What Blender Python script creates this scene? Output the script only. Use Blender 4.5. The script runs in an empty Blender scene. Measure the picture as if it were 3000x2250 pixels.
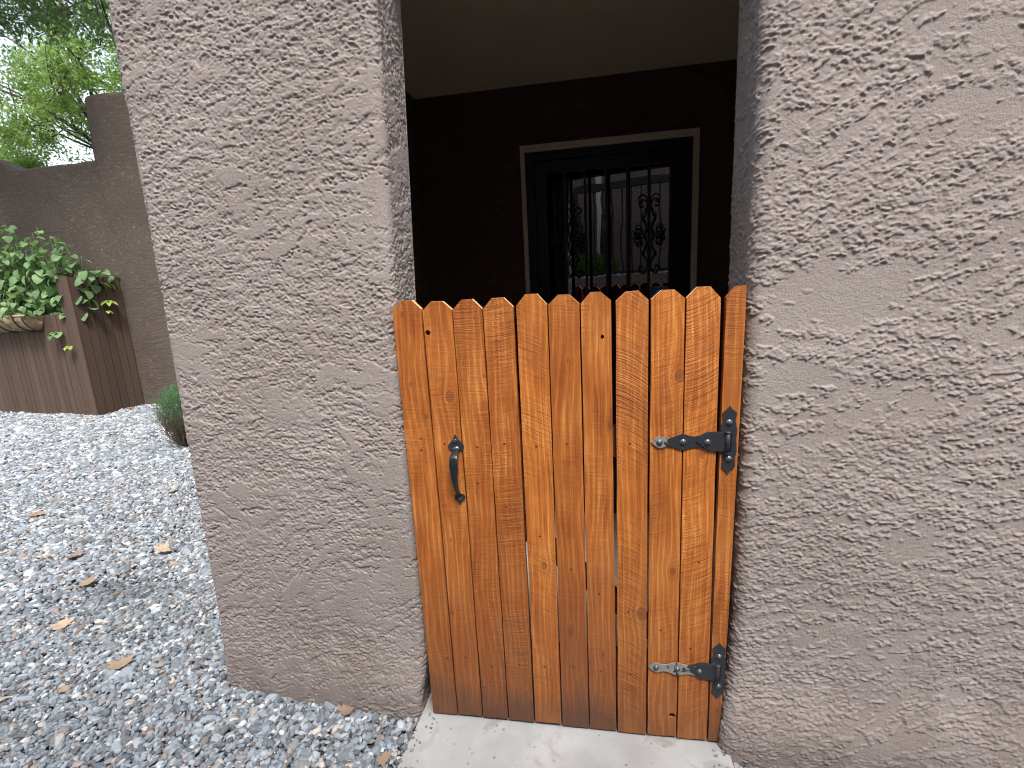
import bpy, bmesh, math, random
import numpy as np
from mathutils import Vector, Matrix, noise as mnoise
from mathutils.geometry import tessellate_polygon

R = math.radians
rng = np.random.default_rng(7)
random.seed(7)
scene = bpy.context.scene
COL = scene.collection

# ------------------------------------------------------------------ camera
cam_d = bpy.data.cameras.new('camera')
cam = bpy.data.objects.new('camera', cam_d)
COL.objects.link(cam)
scene.camera = cam
CAM = Vector((0.56953, -1.31519, 1.41209))
yaw, pitch, roll = 0.17363, -0.19743, -0.05207
fw = Vector((-math.sin(yaw) * math.cos(pitch), math.cos(yaw) * math.cos(pitch), math.sin(pitch)))
r0 = Vector((math.cos(yaw), math.sin(yaw), 0))
u0 = r0.cross(fw)
rt = math.cos(roll) * r0 + math.sin(roll) * u0
up = -math.sin(roll) * r0 + math.cos(roll) * u0
m = Matrix((rt, up, -fw)).transposed().to_4x4()
m.translation = CAM
cam.matrix_world = m
cam_d.sensor_width = 36
cam_d.sensor_fit = 'HORIZONTAL'
cam_d.lens = 36 * 1400 / 3000
cam_d.clip_start = 0.02
cam_d.clip_end = 1000

# ------------------------------------------------------------------ sky, sun, exposure
SUN_EL, SUN_AZ = R(60), R(157)          # azimuth clockwise from +Y; sun stands behind and right of the camera
world = bpy.data.worlds.new('World')
scene.world = world
world.use_nodes = True
wn = world.node_tree
wn.nodes.clear()
sky = wn.nodes.new('ShaderNodeTexSky')
sky.sky_type = 'NISHITA'
sky.sun_disc = False
sky.sun_elevation = SUN_EL
sky.sun_rotation = SUN_AZ
sky.air_density = 1.0
sky.dust_density = 2.5
sky.ozone_density = 1.0
bg = wn.nodes.new('ShaderNodeBackground')
bg.inputs['Strength'].default_value = 0.12
wo = wn.nodes.new('ShaderNodeOutputWorld')
hs = wn.nodes.new('ShaderNodeHueSaturation')      # thin overcast: the blue washes out evenly
hs.inputs['Saturation'].default_value = 0.45
wn.links.new(sky.outputs[0], hs.inputs['Color'])
wn.links.new(hs.outputs[0], bg.inputs[0])
wn.links.new(bg.outputs[0], wo.inputs[0])
sun_d = bpy.data.lights.new('sun', 'SUN')
sun_d.energy = 1.5
sun_d.angle = R(14)
sun_d.color = (1.0, 0.97, 0.93)
sun = bpy.data.objects.new('sun', sun_d)
COL.objects.link(sun)
sd = Vector((math.sin(SUN_AZ) * math.cos(SUN_EL), math.cos(SUN_AZ) * math.cos(SUN_EL), math.sin(SUN_EL)))
sun.rotation_euler = sd.to_track_quat('Z', 'Y').to_euler()
sun.location = (2, -6, 9)
scene.view_settings.view_transform = 'Standard'
scene.view_settings.look = 'None'
scene.view_settings.gamma = 1.0
scene.view_settings.exposure = 1.72
scene.render.engine = 'CYCLES'
scene.cycles.use_denoising = True
scene.cycles.max_bounces = 8
scene.cycles.filter_width = 1.05


# ------------------------------------------------------------------ helpers
def tag(o, label=None, cat=None, group=None, kind=None):
    if label: o['label'] = label
    if cat: o['category'] = cat
    if group: o['group'] = group
    if kind: o['kind'] = kind
    return o


def empty(name, loc=(0, 0, 0)):
    o = bpy.data.objects.new(name, None)
    COL.objects.link(o)
    o.location = loc
    o.empty_display_size = 0.1
    return o


def link(name, me, mat=None, parent=None, loc=(0, 0, 0), rot=(0, 0, 0)):
    o = bpy.data.objects.new(name, me)
    COL.objects.link(o)
    if mat is not None and len(me.materials) == 0:
        me.materials.append(mat)
    o.location = loc
    o.rotation_euler = rot
    if parent is not None:
        o.parent = parent
    return o


def mesh_np(name, V, F, smooth=False):
    """V (n,3) and F (m,k) arrays of equal sized faces"""
    V = np.asarray(V, np.float32)
    F = np.asarray(F, np.int32)
    me = bpy.data.meshes.new(name)
    k = F.shape[1]
    me.vertices.add(len(V))
    me.vertices.foreach_set('co', V.ravel())
    me.loops.add(F.size)
    me.loops.foreach_set('vertex_index', F.ravel())
    me.polygons.add(len(F))
    me.polygons.foreach_set('loop_start', np.arange(0, F.size, k, dtype=np.int32))
    me.update(calc_edges=True)
    me.validate()
    if smooth:
        me.polygons.foreach_set('use_smooth', np.ones(len(F), bool))
    return me


def bm_mesh(name, bm, smooth=False, bevel=0.0, seg=2):
    if bevel > 0:
        bmesh.ops.bevel(bm, geom=[e for e in bm.edges if e.is_manifold and e.calc_face_angle(0) > 0.5],
                        offset=bevel, segments=seg, profile=0.5, affect='EDGES', clamp_overlap=True)
    bmesh.ops.recalc_face_normals(bm, faces=bm.faces)
    me = bpy.data.meshes.new(name)
    bm.to_mesh(me)
    bm.free()
    if smooth:
        for p in me.polygons:
            p.use_smooth = True
    return me


def add_box(bm, x0, x1, y0, y1, z0, z1):
    vs = [bm.verts.new((x, y, z)) for z in (z0, z1) for y in (y0, y1) for x in (x0, x1)]
    for f in ((0, 2, 3, 1), (4, 5, 7, 6), (0, 1, 5, 4), (2, 6, 7, 3), (0, 4, 6, 2), (1, 3, 7, 5)):
        bm.faces.new([vs[i] for i in f])


def box_mesh(name, x0, x1, y0, y1, z0, z1, bevel=0.0, seg=2):
    bm = bmesh.new()
    add_box(bm, x0, x1, y0, y1, z0, z1)
    return bm_mesh(name, bm, bevel=bevel, seg=seg)


def plate_bm(outer, holes=(), y0=0.0, y1=0.02, bm=None):
    """a flat plate in the XZ plane with holes, from y0 (front) to y1 (back)"""
    bm = bm or bmesh.new()
    loops = [[Vector((x, z, 0)) for x, z in outer]] + [[Vector((x, z, 0)) for x, z in h] for h in holes]
    tris = tessellate_polygon(loops)
    flat = [p for l in loops for p in l]
    fr = [bm.verts.new((p.x, y0, p.y)) for p in flat]
    bk = [bm.verts.new((p.x, y1, p.y)) for p in flat]
    for a, b, c in tris:
        try:
            bm.faces.new((fr[a], fr[b], fr[c]))
            bm.faces.new((bk[c], bk[b], bk[a]))
        except ValueError:
            pass
    i = 0
    for l in loops:
        n = len(l)
        for k in range(n):
            a, b = i + k, i + (k + 1) % n
            bm.faces.new((fr[a], fr[b], bk[b], bk[a]))
        i += n
    return bm


def tube_bm(pts, rad, seg=8, bm=None, flat=1.0, cap=True, closed=False):
    """tube along pts; rad scalar or list"""
    bm = bm or bmesh.new()
    pts = [Vector(p) for p in pts]
    n = len(pts)
    rad = [rad] * n if not hasattr(rad, '__len__') else rad
    rings = []
    ref = None
    for i, p in enumerate(pts):
        t = (pts[min(i + 1, n - 1)] - pts[max(i - 1, 0)]).normalized()
        if ref is None:
            ref = t.orthogonal().normalized()
        ref = (ref - t * ref.dot(t))
        if ref.length < 1e-6:
            ref = t.orthogonal()
        ref.normalize()
        b = t.cross(ref)
        rings.append([bm.verts.new(p + rad[i] * (math.cos(a) * ref + flat * math.sin(a) * b))
                      for a in (2 * math.pi * k / seg for k in range(seg))])
    for a, b in zip(rings, rings[1:]):
        for k in range(seg):
            bm.faces.new((a[k], a[(k + 1) % seg], b[(k + 1) % seg], b[k]))
    if cap:
        bm.faces.new(rings[0][::-1])
        bm.faces.new(rings[-1])
    return bm


def catmull(pts, k=5):
    P = [np.array(p, float) for p in pts]
    P = [2 * P[0] - P[1]] + P + [2 * P[-1] - P[-2]]
    out = []
    for i in range(1, len(P) - 2):
        for t in np.linspace(0, 1, k, endpoint=False):
            a, b, c, d = P[i - 1], P[i], P[i + 1], P[i + 2]
            out.append(0.5 * ((2 * b) + (c - a) * t + (2 * a - 5 * b + 4 * c - d) * t * t + (3 * b - a - 3 * c + d) * t ** 3))
    out.append(P[-2])
    return out


# ------------------------------------------------------------------ materials
class Mat:
    def __init__(self, name):
        self.m = bpy.data.materials.new(name)
        self.m.use_nodes = True
        self.t = self.m.node_tree
        self.b = self.t.nodes['Principled BSDF']
        self.out = self.t.nodes['Material Output']

    def n(self, typ, **kw):
        nd = self.t.nodes.new(typ)
        for k, v in kw.items():
            if k.startswith('i_'):
                nd.inputs[k[2:]].default_value = v
            else:
                setattr(nd, k, v)
        return nd

    def l(self, a, b):
        self.t.links.new(a, b)

    def set(self, **kw):
        for k, v in kw.items():
            s = self.b.inputs[k.replace('_', ' ')]
            if hasattr(v, 'is_output'):
                self.l(v, s)
            elif isinstance(v, tuple) and len(v) == 3:
                s.default_value = (*v, 1)
            else:
                s.default_value = v
        return self

    def math(self, op, a, b=None, c=None, clamp=False):
        nd = self.n('ShaderNodeMath', operation=op, use_clamp=clamp)
        for i, v in enumerate((a, b, c)):
            if v is None: continue
            if hasattr(v, 'is_output'): self.l(v, nd.inputs[i])
            else: nd.inputs[i].default_value = v
        return nd.outputs[0]

    def mix(self, f, a, b, blend='MIX'):
        nd = self.n('ShaderNodeMix', data_type='RGBA', blend_type=blend)
        for s, v in ((nd.inputs['Factor'], f), (nd.inputs['A'], a), (nd.inputs['B'], b)):
            pass
        ins = [nd.inputs[0], nd.inputs[6], nd.inputs[7]]
        for s, v in zip(ins, (f, a, b)):
            if hasattr(v, 'is_output'): self.l(v, s)
            elif isinstance(v, tuple): s.default_value = (*v, 1)
            else: s.default_value = v
        return nd.outputs[2]

    def ramp(self, f, stops, interp='LINEAR'):
        nd = self.n('ShaderNodeValToRGB')
        cr = nd.color_ramp
        cr.interpolation = interp
        while len(cr.elements) < len(stops):
            cr.elements.new(0.5)
        for e, (p, c) in zip(cr.elements, stops):
            e.position = p
            e.color = (*c, 1) if isinstance(c, tuple) else (c, c, c, 1)
        self.l(f, nd.inputs[0])
        return nd.outputs[0]

    def noise(self, vec=None, scale=5.0, detail=4.0, rough=0.55, dist=0.0, dim='3D'):
        nd = self.n('ShaderNodeTexNoise', noise_dimensions=dim)
        nd.inputs['Scale'].default_value = scale
        nd.inputs['Detail'].default_value = detail
        nd.inputs['Roughness'].default_value = rough
        nd.inputs['Distortion'].default_value = dist
        if vec is not None: self.l(vec, nd.inputs['Vector'])
        return nd.outputs['Fac']

    def coord(self, which='Object', scale=None, loc=None):
        tc = self.n('ShaderNodeTexCoord').outputs[which]
        if scale is None and loc is None: return tc
        mp = self.n('ShaderNodeMapping')
        self.l(tc, mp.inputs[0])
        if scale: mp.inputs['Scale'].default_value = scale
        if loc is not None: mp.inputs['Location'].default_value = loc
        return mp.outputs[0]

    def bump(self, h, strength=0.5, dist=0.003, normal=None):
        nd = self.n('ShaderNodeBump')
        nd.inputs['Strength'].default_value = strength
        nd.inputs['Distance'].default_value = dist
        self.l(h, nd.inputs['Height'])
        if normal is not None: self.l(normal, nd.inputs['Normal'])
        return nd.outputs[0]


def stucco_mat(name, base, dark, coarse=True, sand=0.8):
    M = Mat(name)
    co = M.coord('Object')
    n1 = M.noise(co, 2.2, 5, 0.6)
    n2 = M.noise(co, 140, 3, 0.7)
    col = M.mix(M.ramp(n1, [(0.3, 0.0), (0.72, 1.0)]), dark, base)
    col = M.mix(M.math('MULTIPLY', M.math('SUBTRACT', n2, 0.4, clamp=True), 0.9), col, tuple(c * 1.25 for c in base))
    if not coarse:                                   # splashed dirt and drips near the foot, plus shade painted low on the wall
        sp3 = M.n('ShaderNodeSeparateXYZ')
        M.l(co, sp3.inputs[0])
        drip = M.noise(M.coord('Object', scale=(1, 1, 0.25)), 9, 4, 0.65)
        dirt_shade_mask = M.math('ADD', M.math('MULTIPLY', sp3.outputs[2], -1.1), M.math('ADD', M.math('MULTIPLY', drip, 1.3), -0.28))
        col = M.mix(M.math('MULTIPLY', M.ramp(dirt_shade_mask, [(0.0, 0.0), (0.55, 1.0)]), 0.55), col, tuple(c * f for c, f in zip(dark, (0.62, 0.58, 0.54))))
    M.set(Base_Color=col, Roughness=0.92)
    M.b.inputs['Specular IOR Level'].default_value = 0.25
    fine = M.noise(co, 210, 4, 0.78)
    nrm = M.bump(fine, sand, 0.0042)
    if coarse:
        mp = M.coord('Object', scale=(1, 1, 2.4))
        c1 = M.noise(mp, 16, 6, 0.62, 1.6)
        c2 = M.ramp(c1, [(0.44, 0.0), (0.50, 0.55), (0.53, 0.5), (0.62, 1.0)])
        nrm = M.bump(c2, 0.9, 0.022, nrm)
    M.l(nrm, M.b.inputs['Normal'])
    return M.m


STUCCO = (0.368, 0.318, 0.297)
STUCCO_D = (0.296, 0.250, 0.229)
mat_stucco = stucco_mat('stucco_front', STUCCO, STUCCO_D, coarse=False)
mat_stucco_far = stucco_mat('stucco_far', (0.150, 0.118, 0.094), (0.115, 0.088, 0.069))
mat_stucco_opp = stucco_mat('stucco_opposite', (0.37, 0.285, 0.24), (0.33, 0.25, 0.21))
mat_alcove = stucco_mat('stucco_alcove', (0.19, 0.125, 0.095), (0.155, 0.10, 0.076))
mat_ceiling = stucco_mat('ceiling_plaster', (0.70, 0.58, 0.43), (0.64, 0.53, 0.39), coarse=False)


def wood_mat():
    M = Mat('stained_cedar')
    at = lambda nm: M.n('ShaderNodeAttribute', attribute_type='OBJECT', attribute_name=nm)
    seed = at('seed').outputs['Fac']
    sep = M.n('ShaderNodeSeparateXYZ')
    M.l(M.coord('Object'), sep.inputs[0])
    x, y, z = sep.outputs
    warp = None
    core = None
    ring = None
    for k in range(3):
        a = M.n('ShaderNodeSeparateXYZ')
        M.l(at('knot%d' % k).outputs['Vector'], a.inputs[0])
        kx, kz, kr = a.outputs
        dx = M.math('SUBTRACT', x, kx)
        dz = M.math('MULTIPLY', M.math('SUBTRACT', z, kz), 0.72)
        d = M.math('SQRT', M.math('ADD', M.math('MULTIPLY', dx, dx), M.math('MULTIPLY', dz, dz)))
        rel = M.math('DIVIDE', d, M.math('ADD', kr, 1e-5))
        w = M.math('EXPONENT', M.math('MULTIPLY', M.math('MULTIPLY', rel, rel), -0.16))
        sg = M.math('MULTIPLY', M.math('MULTIPLY', M.math('TANH', M.math('DIVIDE', dx, M.math('ADD', kr, 1e-5))), w), M.math('MULTIPLY', kr, -1.0))
        cr = M.ramp(rel, [(0.55, 1.0), (0.72, 0.0)]) if False else M.math('SUBTRACT', 1.0, M.math('MULTIPLY', M.math('SUBTRACT', rel, 0.75), 4.0, clamp=True), clamp=True)
        rg = M.math('MULTIPLY', M.math('SINE', M.math('MULTIPLY', rel, 9.0)), M.math('MULTIPLY', w, 1.0))
        warp = sg if warp is None else M.math('ADD', warp, sg)
        core = cr if core is None else M.math('MAXIMUM', core, cr)
        ring = rg if ring is None else M.math('ADD', ring, rg)
    xs = M.math('ADD', M.math('ADD', x, warp), M.math('MULTIPLY', seed, 3.17))
    zs = M.math('ADD', z, M.math('MULTIPLY', seed, 11.3))

    def vec(a, b, c=None):
        nd = M.n('ShaderNodeCombineXYZ')
        M.l(a, nd.inputs[0]); M.l(b, nd.inputs[1])
        if c is not None: M.l(c, nd.inputs[2])
        return nd.outputs[0]
    mul = lambda a, b: M.math('MULTIPLY', a, b)
    # low wander of the grain up the board
    wander = M.noise(vec(mul(xs, 5), mul(zs, 1.3)), 1.0, 2, 0.5)
    g = M.math('ADD', xs, mul(wander, 0.05))
    grain = M.noise(vec(mul(g, 190), mul(zs, 3.2)), 1.0, 5, 0.62)                 # fine streaks
    band = M.math('SINE', mul(M.math('ADD', g, mul(M.noise(vec(mul(xs, 9), mul(zs, 2.0)), 1.0, 2, 0.5), 0.075)), 330))
    band = M.math('POWER', M.math('ADD', mul(band, 0.5), 0.5), 3.0)                 # cathedral lines
    blotch = M.noise(vec(mul(xs, 14), mul(zs, 4.5)), 1.0, 4, 0.6)
    big = M.noise(vec(mul(xs, 4), mul(zs, 1.8)), 1.0, 3, 0.5, 0.6)
    # rough-sawn marks across the board; slope and curve differ from board to board
    sv = M.n('ShaderNodeSeparateXYZ')
    M.l(at('saw').outputs['Vector'], sv.inputs[0])
    slope = sv.outputs[1]
    arc = M.math('ADD', zs, M.math('ADD', mul(x, slope), mul(mul(x, x), sv.outputs[2])))
    saw = M.noise(vec(mul(xs, 12), mul(arc, 190)), 1.0, 3, 0.65)
    sawm = M.ramp(M.noise(vec(mul(xs, 6), mul(zs, 2.6)), 1.3, 3, 0.5), [(0.35, 0.05), (0.60, 1.0)])
    sawm = mul(sawm, sv.outputs[0])
    # colour
    sc0 = M.noise(vec(mul(x, 150), mul(z, 110)), 1.0, 4, 0.7)
    tone = M.math('ADD', mul(grain, 0.55), M.math('ADD', mul(blotch, 0.55), mul(band, 0.10)))
    col = M.ramp(tone, [(0.30, (0.11, 0.028, 0.008)), (0.45, (0.305, 0.086, 0.017)), (0.60, (0.46, 0.145, 0.027)), (0.78, (0.68, 0.285, 0.072))])
    shade = M.ramp(seed, [(0.0, (0.82, 0.76, 0.72)), (0.5, (0.97, 0.96, 0.95)), (1.0, (1.15, 1.15, 1.05))])
    col = M.mix(1.0, col, shade, 'MULTIPLY')
    col = M.mix(mul(M.ramp(big, [(0.5, 0.0), (0.68, 1.0)]), 0.42), col, (0.24, 0.068, 0.016))
    col = M.mix(mul(M.math('MULTIPLY', sawm, M.ramp(saw, [(0.47, 0.0), (0.64, 1.0)])), 0.75), col, (0.17, 0.045, 0.011))
    col = M.mix(mul(M.math('MULTIPLY', sawm, M.ramp(saw, [(0.34, 1.0), (0.43, 0.0)])), 0.35), col, (0.62, 0.28, 0.085))
    col = M.mix(mul(M.ramp(ring, [(0.25, 0.0), (0.8, 1.0)]), 0.45), col, (0.19, 0.055, 0.014))
    col = M.mix(mul(mul(core, M.math('ADD', 0.45, mul(sc0, 0.9))), 0.62), col, (0.15, 0.05, 0.024))
    # pale scuffs and dark specks
    sc = M.noise(vec(mul(xs, 55), mul(zs, 22)), 1.0, 4, 0.7)
    col = M.mix(mul(M.ramp(sc, [(0.68, 0.0), (0.74, 1.0)]), 0.55), col, (0.66, 0.36, 0.14))
    col = M.mix(mul(M.ramp(sc, [(0.235, 1.0), (0.28, 0.0)]), 0.7), col, (0.10, 0.03, 0.01))
    # weathering: grey-brown dirt soaked into the lower ends, ragged upper edge
    dirt = M.math('ADD', M.math('SUBTRACT', 0.95, mul(z, 1.5)), mul(M.math('SUBTRACT', blotch, 0.5), 1.5))
    dirt = M.math('MULTIPLY', M.ramp(dirt, [(0.0, 0.0), (0.75, 1.0)]), M.ramp(seed, [(0.0, 1.0), (0.5, 0.85), (1.0, 0.45)]))
    col = M.mix(mul(dirt, M.math('ADD', 0.20, mul(sc0, 0.7))), col, (0.10, 0.042, 0.023))
    foot = M.math('SUBTRACT', M.math('ADD', 0.9, mul(M.math('SUBTRACT', blotch, 0.5), 2.2)), mul(z, 6.0))
    foot = mul(M.ramp(foot, [(0.0, 0.0), (0.7, 1.0)]), M.ramp(seed, [(0.3, 0.8), (0.6, 0.35)]))
    col = M.mix(foot, col, (0.085, 0.043, 0.028))
    rgh = M.math('ADD', mul(blotch, 0.25), 0.42)
    M.set(Base_Color=col, Roughness=rgh)
    M.b.inputs['Specular IOR Level'].default_value = 0.35
    h = M.math('ADD', mul(grain, 0.55), M.math('ADD', mul(mul(saw, sawm), 1.2), mul(sc, 0.25)))
    M.l(M.bump(h, 1.0, 0.0030), M.b.inputs['Normal'])
    return M.m


mat_wood = wood_mat()


def simple(name, col, rough=0.6, metal=0.0, spec=0.5, nscale=40, var=0.25, bump=0.0, bscale=120):
    M = Mat(name)
    co = M.coord('Object')
    n = M.noise(co, nscale, 4, 0.6)
    c = M.mix(n, tuple(v * (1 - var) for v in col), tuple(min(1, v * (1 + var)) for v in col))
    M.set(Base_Color=c, Roughness=rough, Metallic=metal)
    M.b.inputs['Specular IOR Level'].default_value = spec
    if bump:
        M.l(M.bump(M.noise(co, bscale, 3, 0.6), bump, 0.002), M.b.inputs['Normal'])
    return M.m


def iron_mat():
    """black painted iron, chipped to bare pale metal; the amount comes from the object's own 'wear'"""
    M = Mat('chipped_black_iron')
    wear = M.n('ShaderNodeAttribute', attribute_type='OBJECT', attribute_name='wear')
    wx = M.n('ShaderNodeSeparateXYZ')
    M.l(wear.outputs['Vector'], wx.inputs[0])         # x: start, y: length, z: amount
    co = M.coord('Object')
    sep = M.n('ShaderNodeSeparateXYZ')
    M.l(co, sep.inputs[0])
    n = M.noise(co, 55, 4, 0.6)
    n2 = M.noise(co, 160, 3, 0.6)
    t = M.math('DIVIDE', M.math('SUBTRACT', sep.outputs[0], wx.outputs[0]), wx.outputs[1])
    thr = M.math('ADD', M.math('MULTIPLY', M.math('SUBTRACT', 1.0, t, clamp=True), 0.55), wx.outputs[2])
    chip = M.math('MULTIPLY', M.math('SUBTRACT', M.math('ADD', M.math('ADD', n, M.math('MULTIPLY', n2, 0.25)), thr), 1.05), 16.0, clamp=True)
    pale = M.mix(n2, (0.15, 0.135, 0.12), (0.33, 0.315, 0.295))
    blk = M.mix(n2, (0.014, 0.017, 0.022), (0.034, 0.038, 0.046))
    M.set(Base_Color=M.mix(chip, blk, pale), Metallic=0.0)
    M.set(Roughness=M.math('ADD', M.math('MULTIPLY', n2, 0.2), 0.36))
    h = M.math('ADD', M.math('MULTIPLY', chip, -0.8), M.math('MULTIPLY', n2, 0.35))
    M.l(M.bump(h, 0.5, 0.0007), M.b.inputs['Normal'])
    return M.m


mat_iron = iron_mat()
mat_screw = simple('zinc_screw', (0.11, 0.12, 0.13), 0.3, 0.6, 0.5, 300, 0.4)
mat_nail = simple('recessed_screw', (0.085, 0.035, 0.018), 0.5, 0.2, 0.3, 300, 0.5)
mat_black = simple('black_enamel', (0.010, 0.011, 0.014), 0.38, 0, 0.4, 60, 0.3)
mat_bars = simple('slate_black_bars', (0.030, 0.033, 0.042), 0.42, 0, 0.4, 90, 0.35)
mat_trim = simple('tan_trim_paint', (0.80, 0.69, 0.57), 0.6, 0, 0.35, 25, 0.12, 0.15)
mat_fence = simple('fence_iron', (0.02, 0.02, 0.024), 0.5)
mat_spout = simple('white_downspout', (0.74, 0.75, 0.74), 0.45)
mat_darkpost = simple('dark_stained_post', (0.03, 0.018, 0.012), 0.6)
mat_pale = simple('pale_plate', (0.6, 0.65, 0.7), 0.4)
mat_twig = simple('twig_bark', (0.13, 0.095, 0.065), 0.85, nscale=60, var=0.4)
mat_bark = simple('tree_bark', (0.075, 0.06, 0.05), 0.9, nscale=20, var=0.4, bump=0.6, bscale=30)
mat_stem = simple('green_stem', (0.07, 0.11, 0.035), 0.6)
mat_soil = simple('soil', (0.05, 0.037, 0.026), 0.95, nscale=40, var=0.5, bump=0.7, bscale=60)
mat_rail = simple('back_rail_wood', (0.12, 0.055, 0.025), 0.75, nscale=30)


def glass_mat():
    M = Mat('dark_door_glass')
    M.set(Base_Color=(0.004, 0.004, 0.004), Roughness=0.0)
    M.b.inputs['IOR'].default_value = 2.4
    wob = M.noise(M.coord('Object'), 5.0, 1, 0.4)
    M.l(M.bump(wob, 0.12, 0.006), M.b.inputs['Normal'])
    return M.m


mat_glass = glass_mat()


def concrete_mat():
    M = Mat('pale_concrete')
    co = M.coord('Object')
    a = M.noise(co, 3.5, 5, 0.6)
    b = M.noise(co, 160, 3, 0.7)
    col = M.mix(M.ramp(a, [(0.32, 0.0), (0.7, 1.0)]), (0.27, 0.268, 0.26), (0.39, 0.393, 0.386))
    col = M.mix(M.math('MULTIPLY', M.ramp(b, [(0.52, 0.0), (0.7, 1.0)]), 0.35), col, (0.30, 0.29, 0.275))
    vo = M.n('ShaderNodeTexVoronoi', feature='F1')
    vo.inputs['Scale'].default_value = 34
    M.l(co, vo.inputs['Vector'])
    sp = M.math('MULTIPLY', M.ramp(vo.outputs['Distance'], [(0.09, 1.0), (0.19, 0.0)]), M.ramp(M.noise(co, 14, 2), [(0.48, 0.0), (0.56, 1.0)]))
    col = M.mix(M.math('MULTIPLY', sp, 0.7), col, (0.13, 0.12, 0.11))
    stain = M.ramp(M.noise(co, 7, 4, 0.6, 0.8), [(0.60, 0.0), (0.72, 1.0)])
    col = M.mix(M.math('MULTIPLY', stain, 0.6), col, (0.20, 0.175, 0.145))
    M.set(Base_Color=col, Roughness=0.88)
    M.b.inputs['Specular IOR Level'].default_value = 0.3
    h = M.math('ADD', M.math('MULTIPLY', b, 0.6), M.math('MULTIPLY', sp, -0.8))
    M.l(M.bump(h, 0.6, 0.002), M.b.inputs['Normal'])
    return M.m


mat_concrete = concrete_mat()


def ground_mat():
    M = Mat('grit_soil')
    co = M.coord('Object')
    n = M.noise(co, 90, 4, 0.7)
    b = M.noise(co, 1.3, 3, 0.5)
    col = M.mix(n, (0.03, 0.026, 0.022), (0.13, 0.12, 0.11))
    col = M.mix(M.math('MULTIPLY', b, 0.4), col, (0.07, 0.055, 0.04))
    M.set(Base_Color=col, Roughness=0.95)
    M.l(M.bump(n, 0.9, 0.01), M.b.inputs['Normal'])
    return M.m


mat_ground = ground_mat()


def pebble_mat():
    M = Mat('river_pebbles')
    tone = M.n('ShaderNodeAttribute', attribute_type='INSTANCER', attribute_name='tone').outputs['Fac']
    hue = M.n('ShaderNodeAttribute', attribute_type='INSTANCER', attribute_name='hue').outputs['Fac']
    cool = M.ramp(tone, [(0.0, (0.03, 0.034, 0.038)), (0.3, (0.10, 0.114, 0.130)), (0.6, (0.215, 0.245, 0.275)), (0.85, (0.38, 0.42, 0.45)), (1.0, (0.62, 0.63, 0.62))])
    warm = M.ramp(tone, [(0.0, (0.055, 0.045, 0.04)), (0.35, (0.16, 0.125, 0.105)), (0.7, (0.32, 0.265, 0.235)), (1.0, (0.62, 0.54, 0.45))])
    col = M.mix(M.ramp(hue, [(0.76, 0.0), (0.92, 1.0)]), cool, warm)
    co = M.coord('Object')
    sp = M.noise(co, 3.0, 4, 0.7)
    col = M.mix(M.math('MULTIPLY', M.math('SUBTRACT', sp, 0.45, clamp=True), 1.1), col, (0.42, 0.43, 0.44))
    M.set(Base_Color=col, Roughness=0.72)
    M.b.inputs['Specular IOR Level'].default_value = 0.35
    return M.m


mat_pebble = pebble_mat()


def leaf_mat(name, c_dark, c_light, trans=0.35, tcol=None, spec=0.3, attr=False):
    M = Mat(name)
    if attr:
        rnd = M.n('ShaderNodeAttribute', attribute_type='GEOMETRY', attribute_name='tone').outputs['Fac']
    else:
        rnd = M.n('ShaderNodeObjectInfo').outputs['Random']
    co = M.coord('Object')
    n = M.noise(co, 6, 3)
    f = M.math('ADD', M.math('MULTIPLY', rnd, 0.75), M.math('MULTIPLY', n, 0.25))
    col = M.mix(f, c_dark, c_light)
    M.set(Base_Color=col, Roughness=0.5)
    M.b.inputs['Specular IOR Level'].default_value = spec
    tr = M.n('ShaderNodeBsdfTranslucent')
    M.l(M.mix(0.6, col, tcol or tuple(min(1, c * 1.6) for c in c_light)), tr.inputs[0])
    ms = M.n('ShaderNodeMixShader')
    ms.inputs[0].default_value = trans
    M.l(M.b.outputs[0], ms.inputs[1])
    M.l(tr.outputs[0], ms.inputs[2])
    M.l(ms.outputs[0], M.out.inputs[0])
    return M.m


mat_leaf = leaf_mat('broad_leaf', (0.085, 0.16, 0.07), (0.22, 0.34, 0.14), 0.3, (0.27, 0.44, 0.09))
mat_lime = leaf_mat('lime_leaf', (0.25, 0.38, 0.06), (0.42, 0.52, 0.14), 0.4)
mat_treeleaf = leaf_mat('tree_leaf', (0.075, 0.16, 0.045), (0.26, 0.40, 0.10), 0.5, (0.42, 0.60, 0.14), attr=True)
mat_treeleaf2 = leaf_mat('tree_leaf_dark', (0.045, 0.10, 0.035), (0.12, 0.23, 0.07), 0.4, (0.20, 0.36, 0.08), attr=True)
mat_needle = leaf_mat('shrub_needle', (0.022, 0.085, 0.035), (0.07, 0.19, 0.06), 0.2, attr=True)
MN = Mat('shrub_needle_browning')
MN.set(Base_Color=MN.ramp(MN.n('ShaderNodeAttribute', attribute_type='GEOMETRY', attribute_name='tone').outputs['Fac'],
       [(0.0, (0.10, 0.075, 0.055)), (0.36, (0.115, 0.10, 0.06)), (0.58, (0.05, 0.115, 0.045)), (1.0, (0.085, 0.20, 0.07))]), Roughness=0.7)
mat_needle2 = MN.m
mat_dry = leaf_mat('dry_leaf', (0.24, 0.15, 0.105), (0.55, 0.43, 0.30), 0.12)


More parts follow.
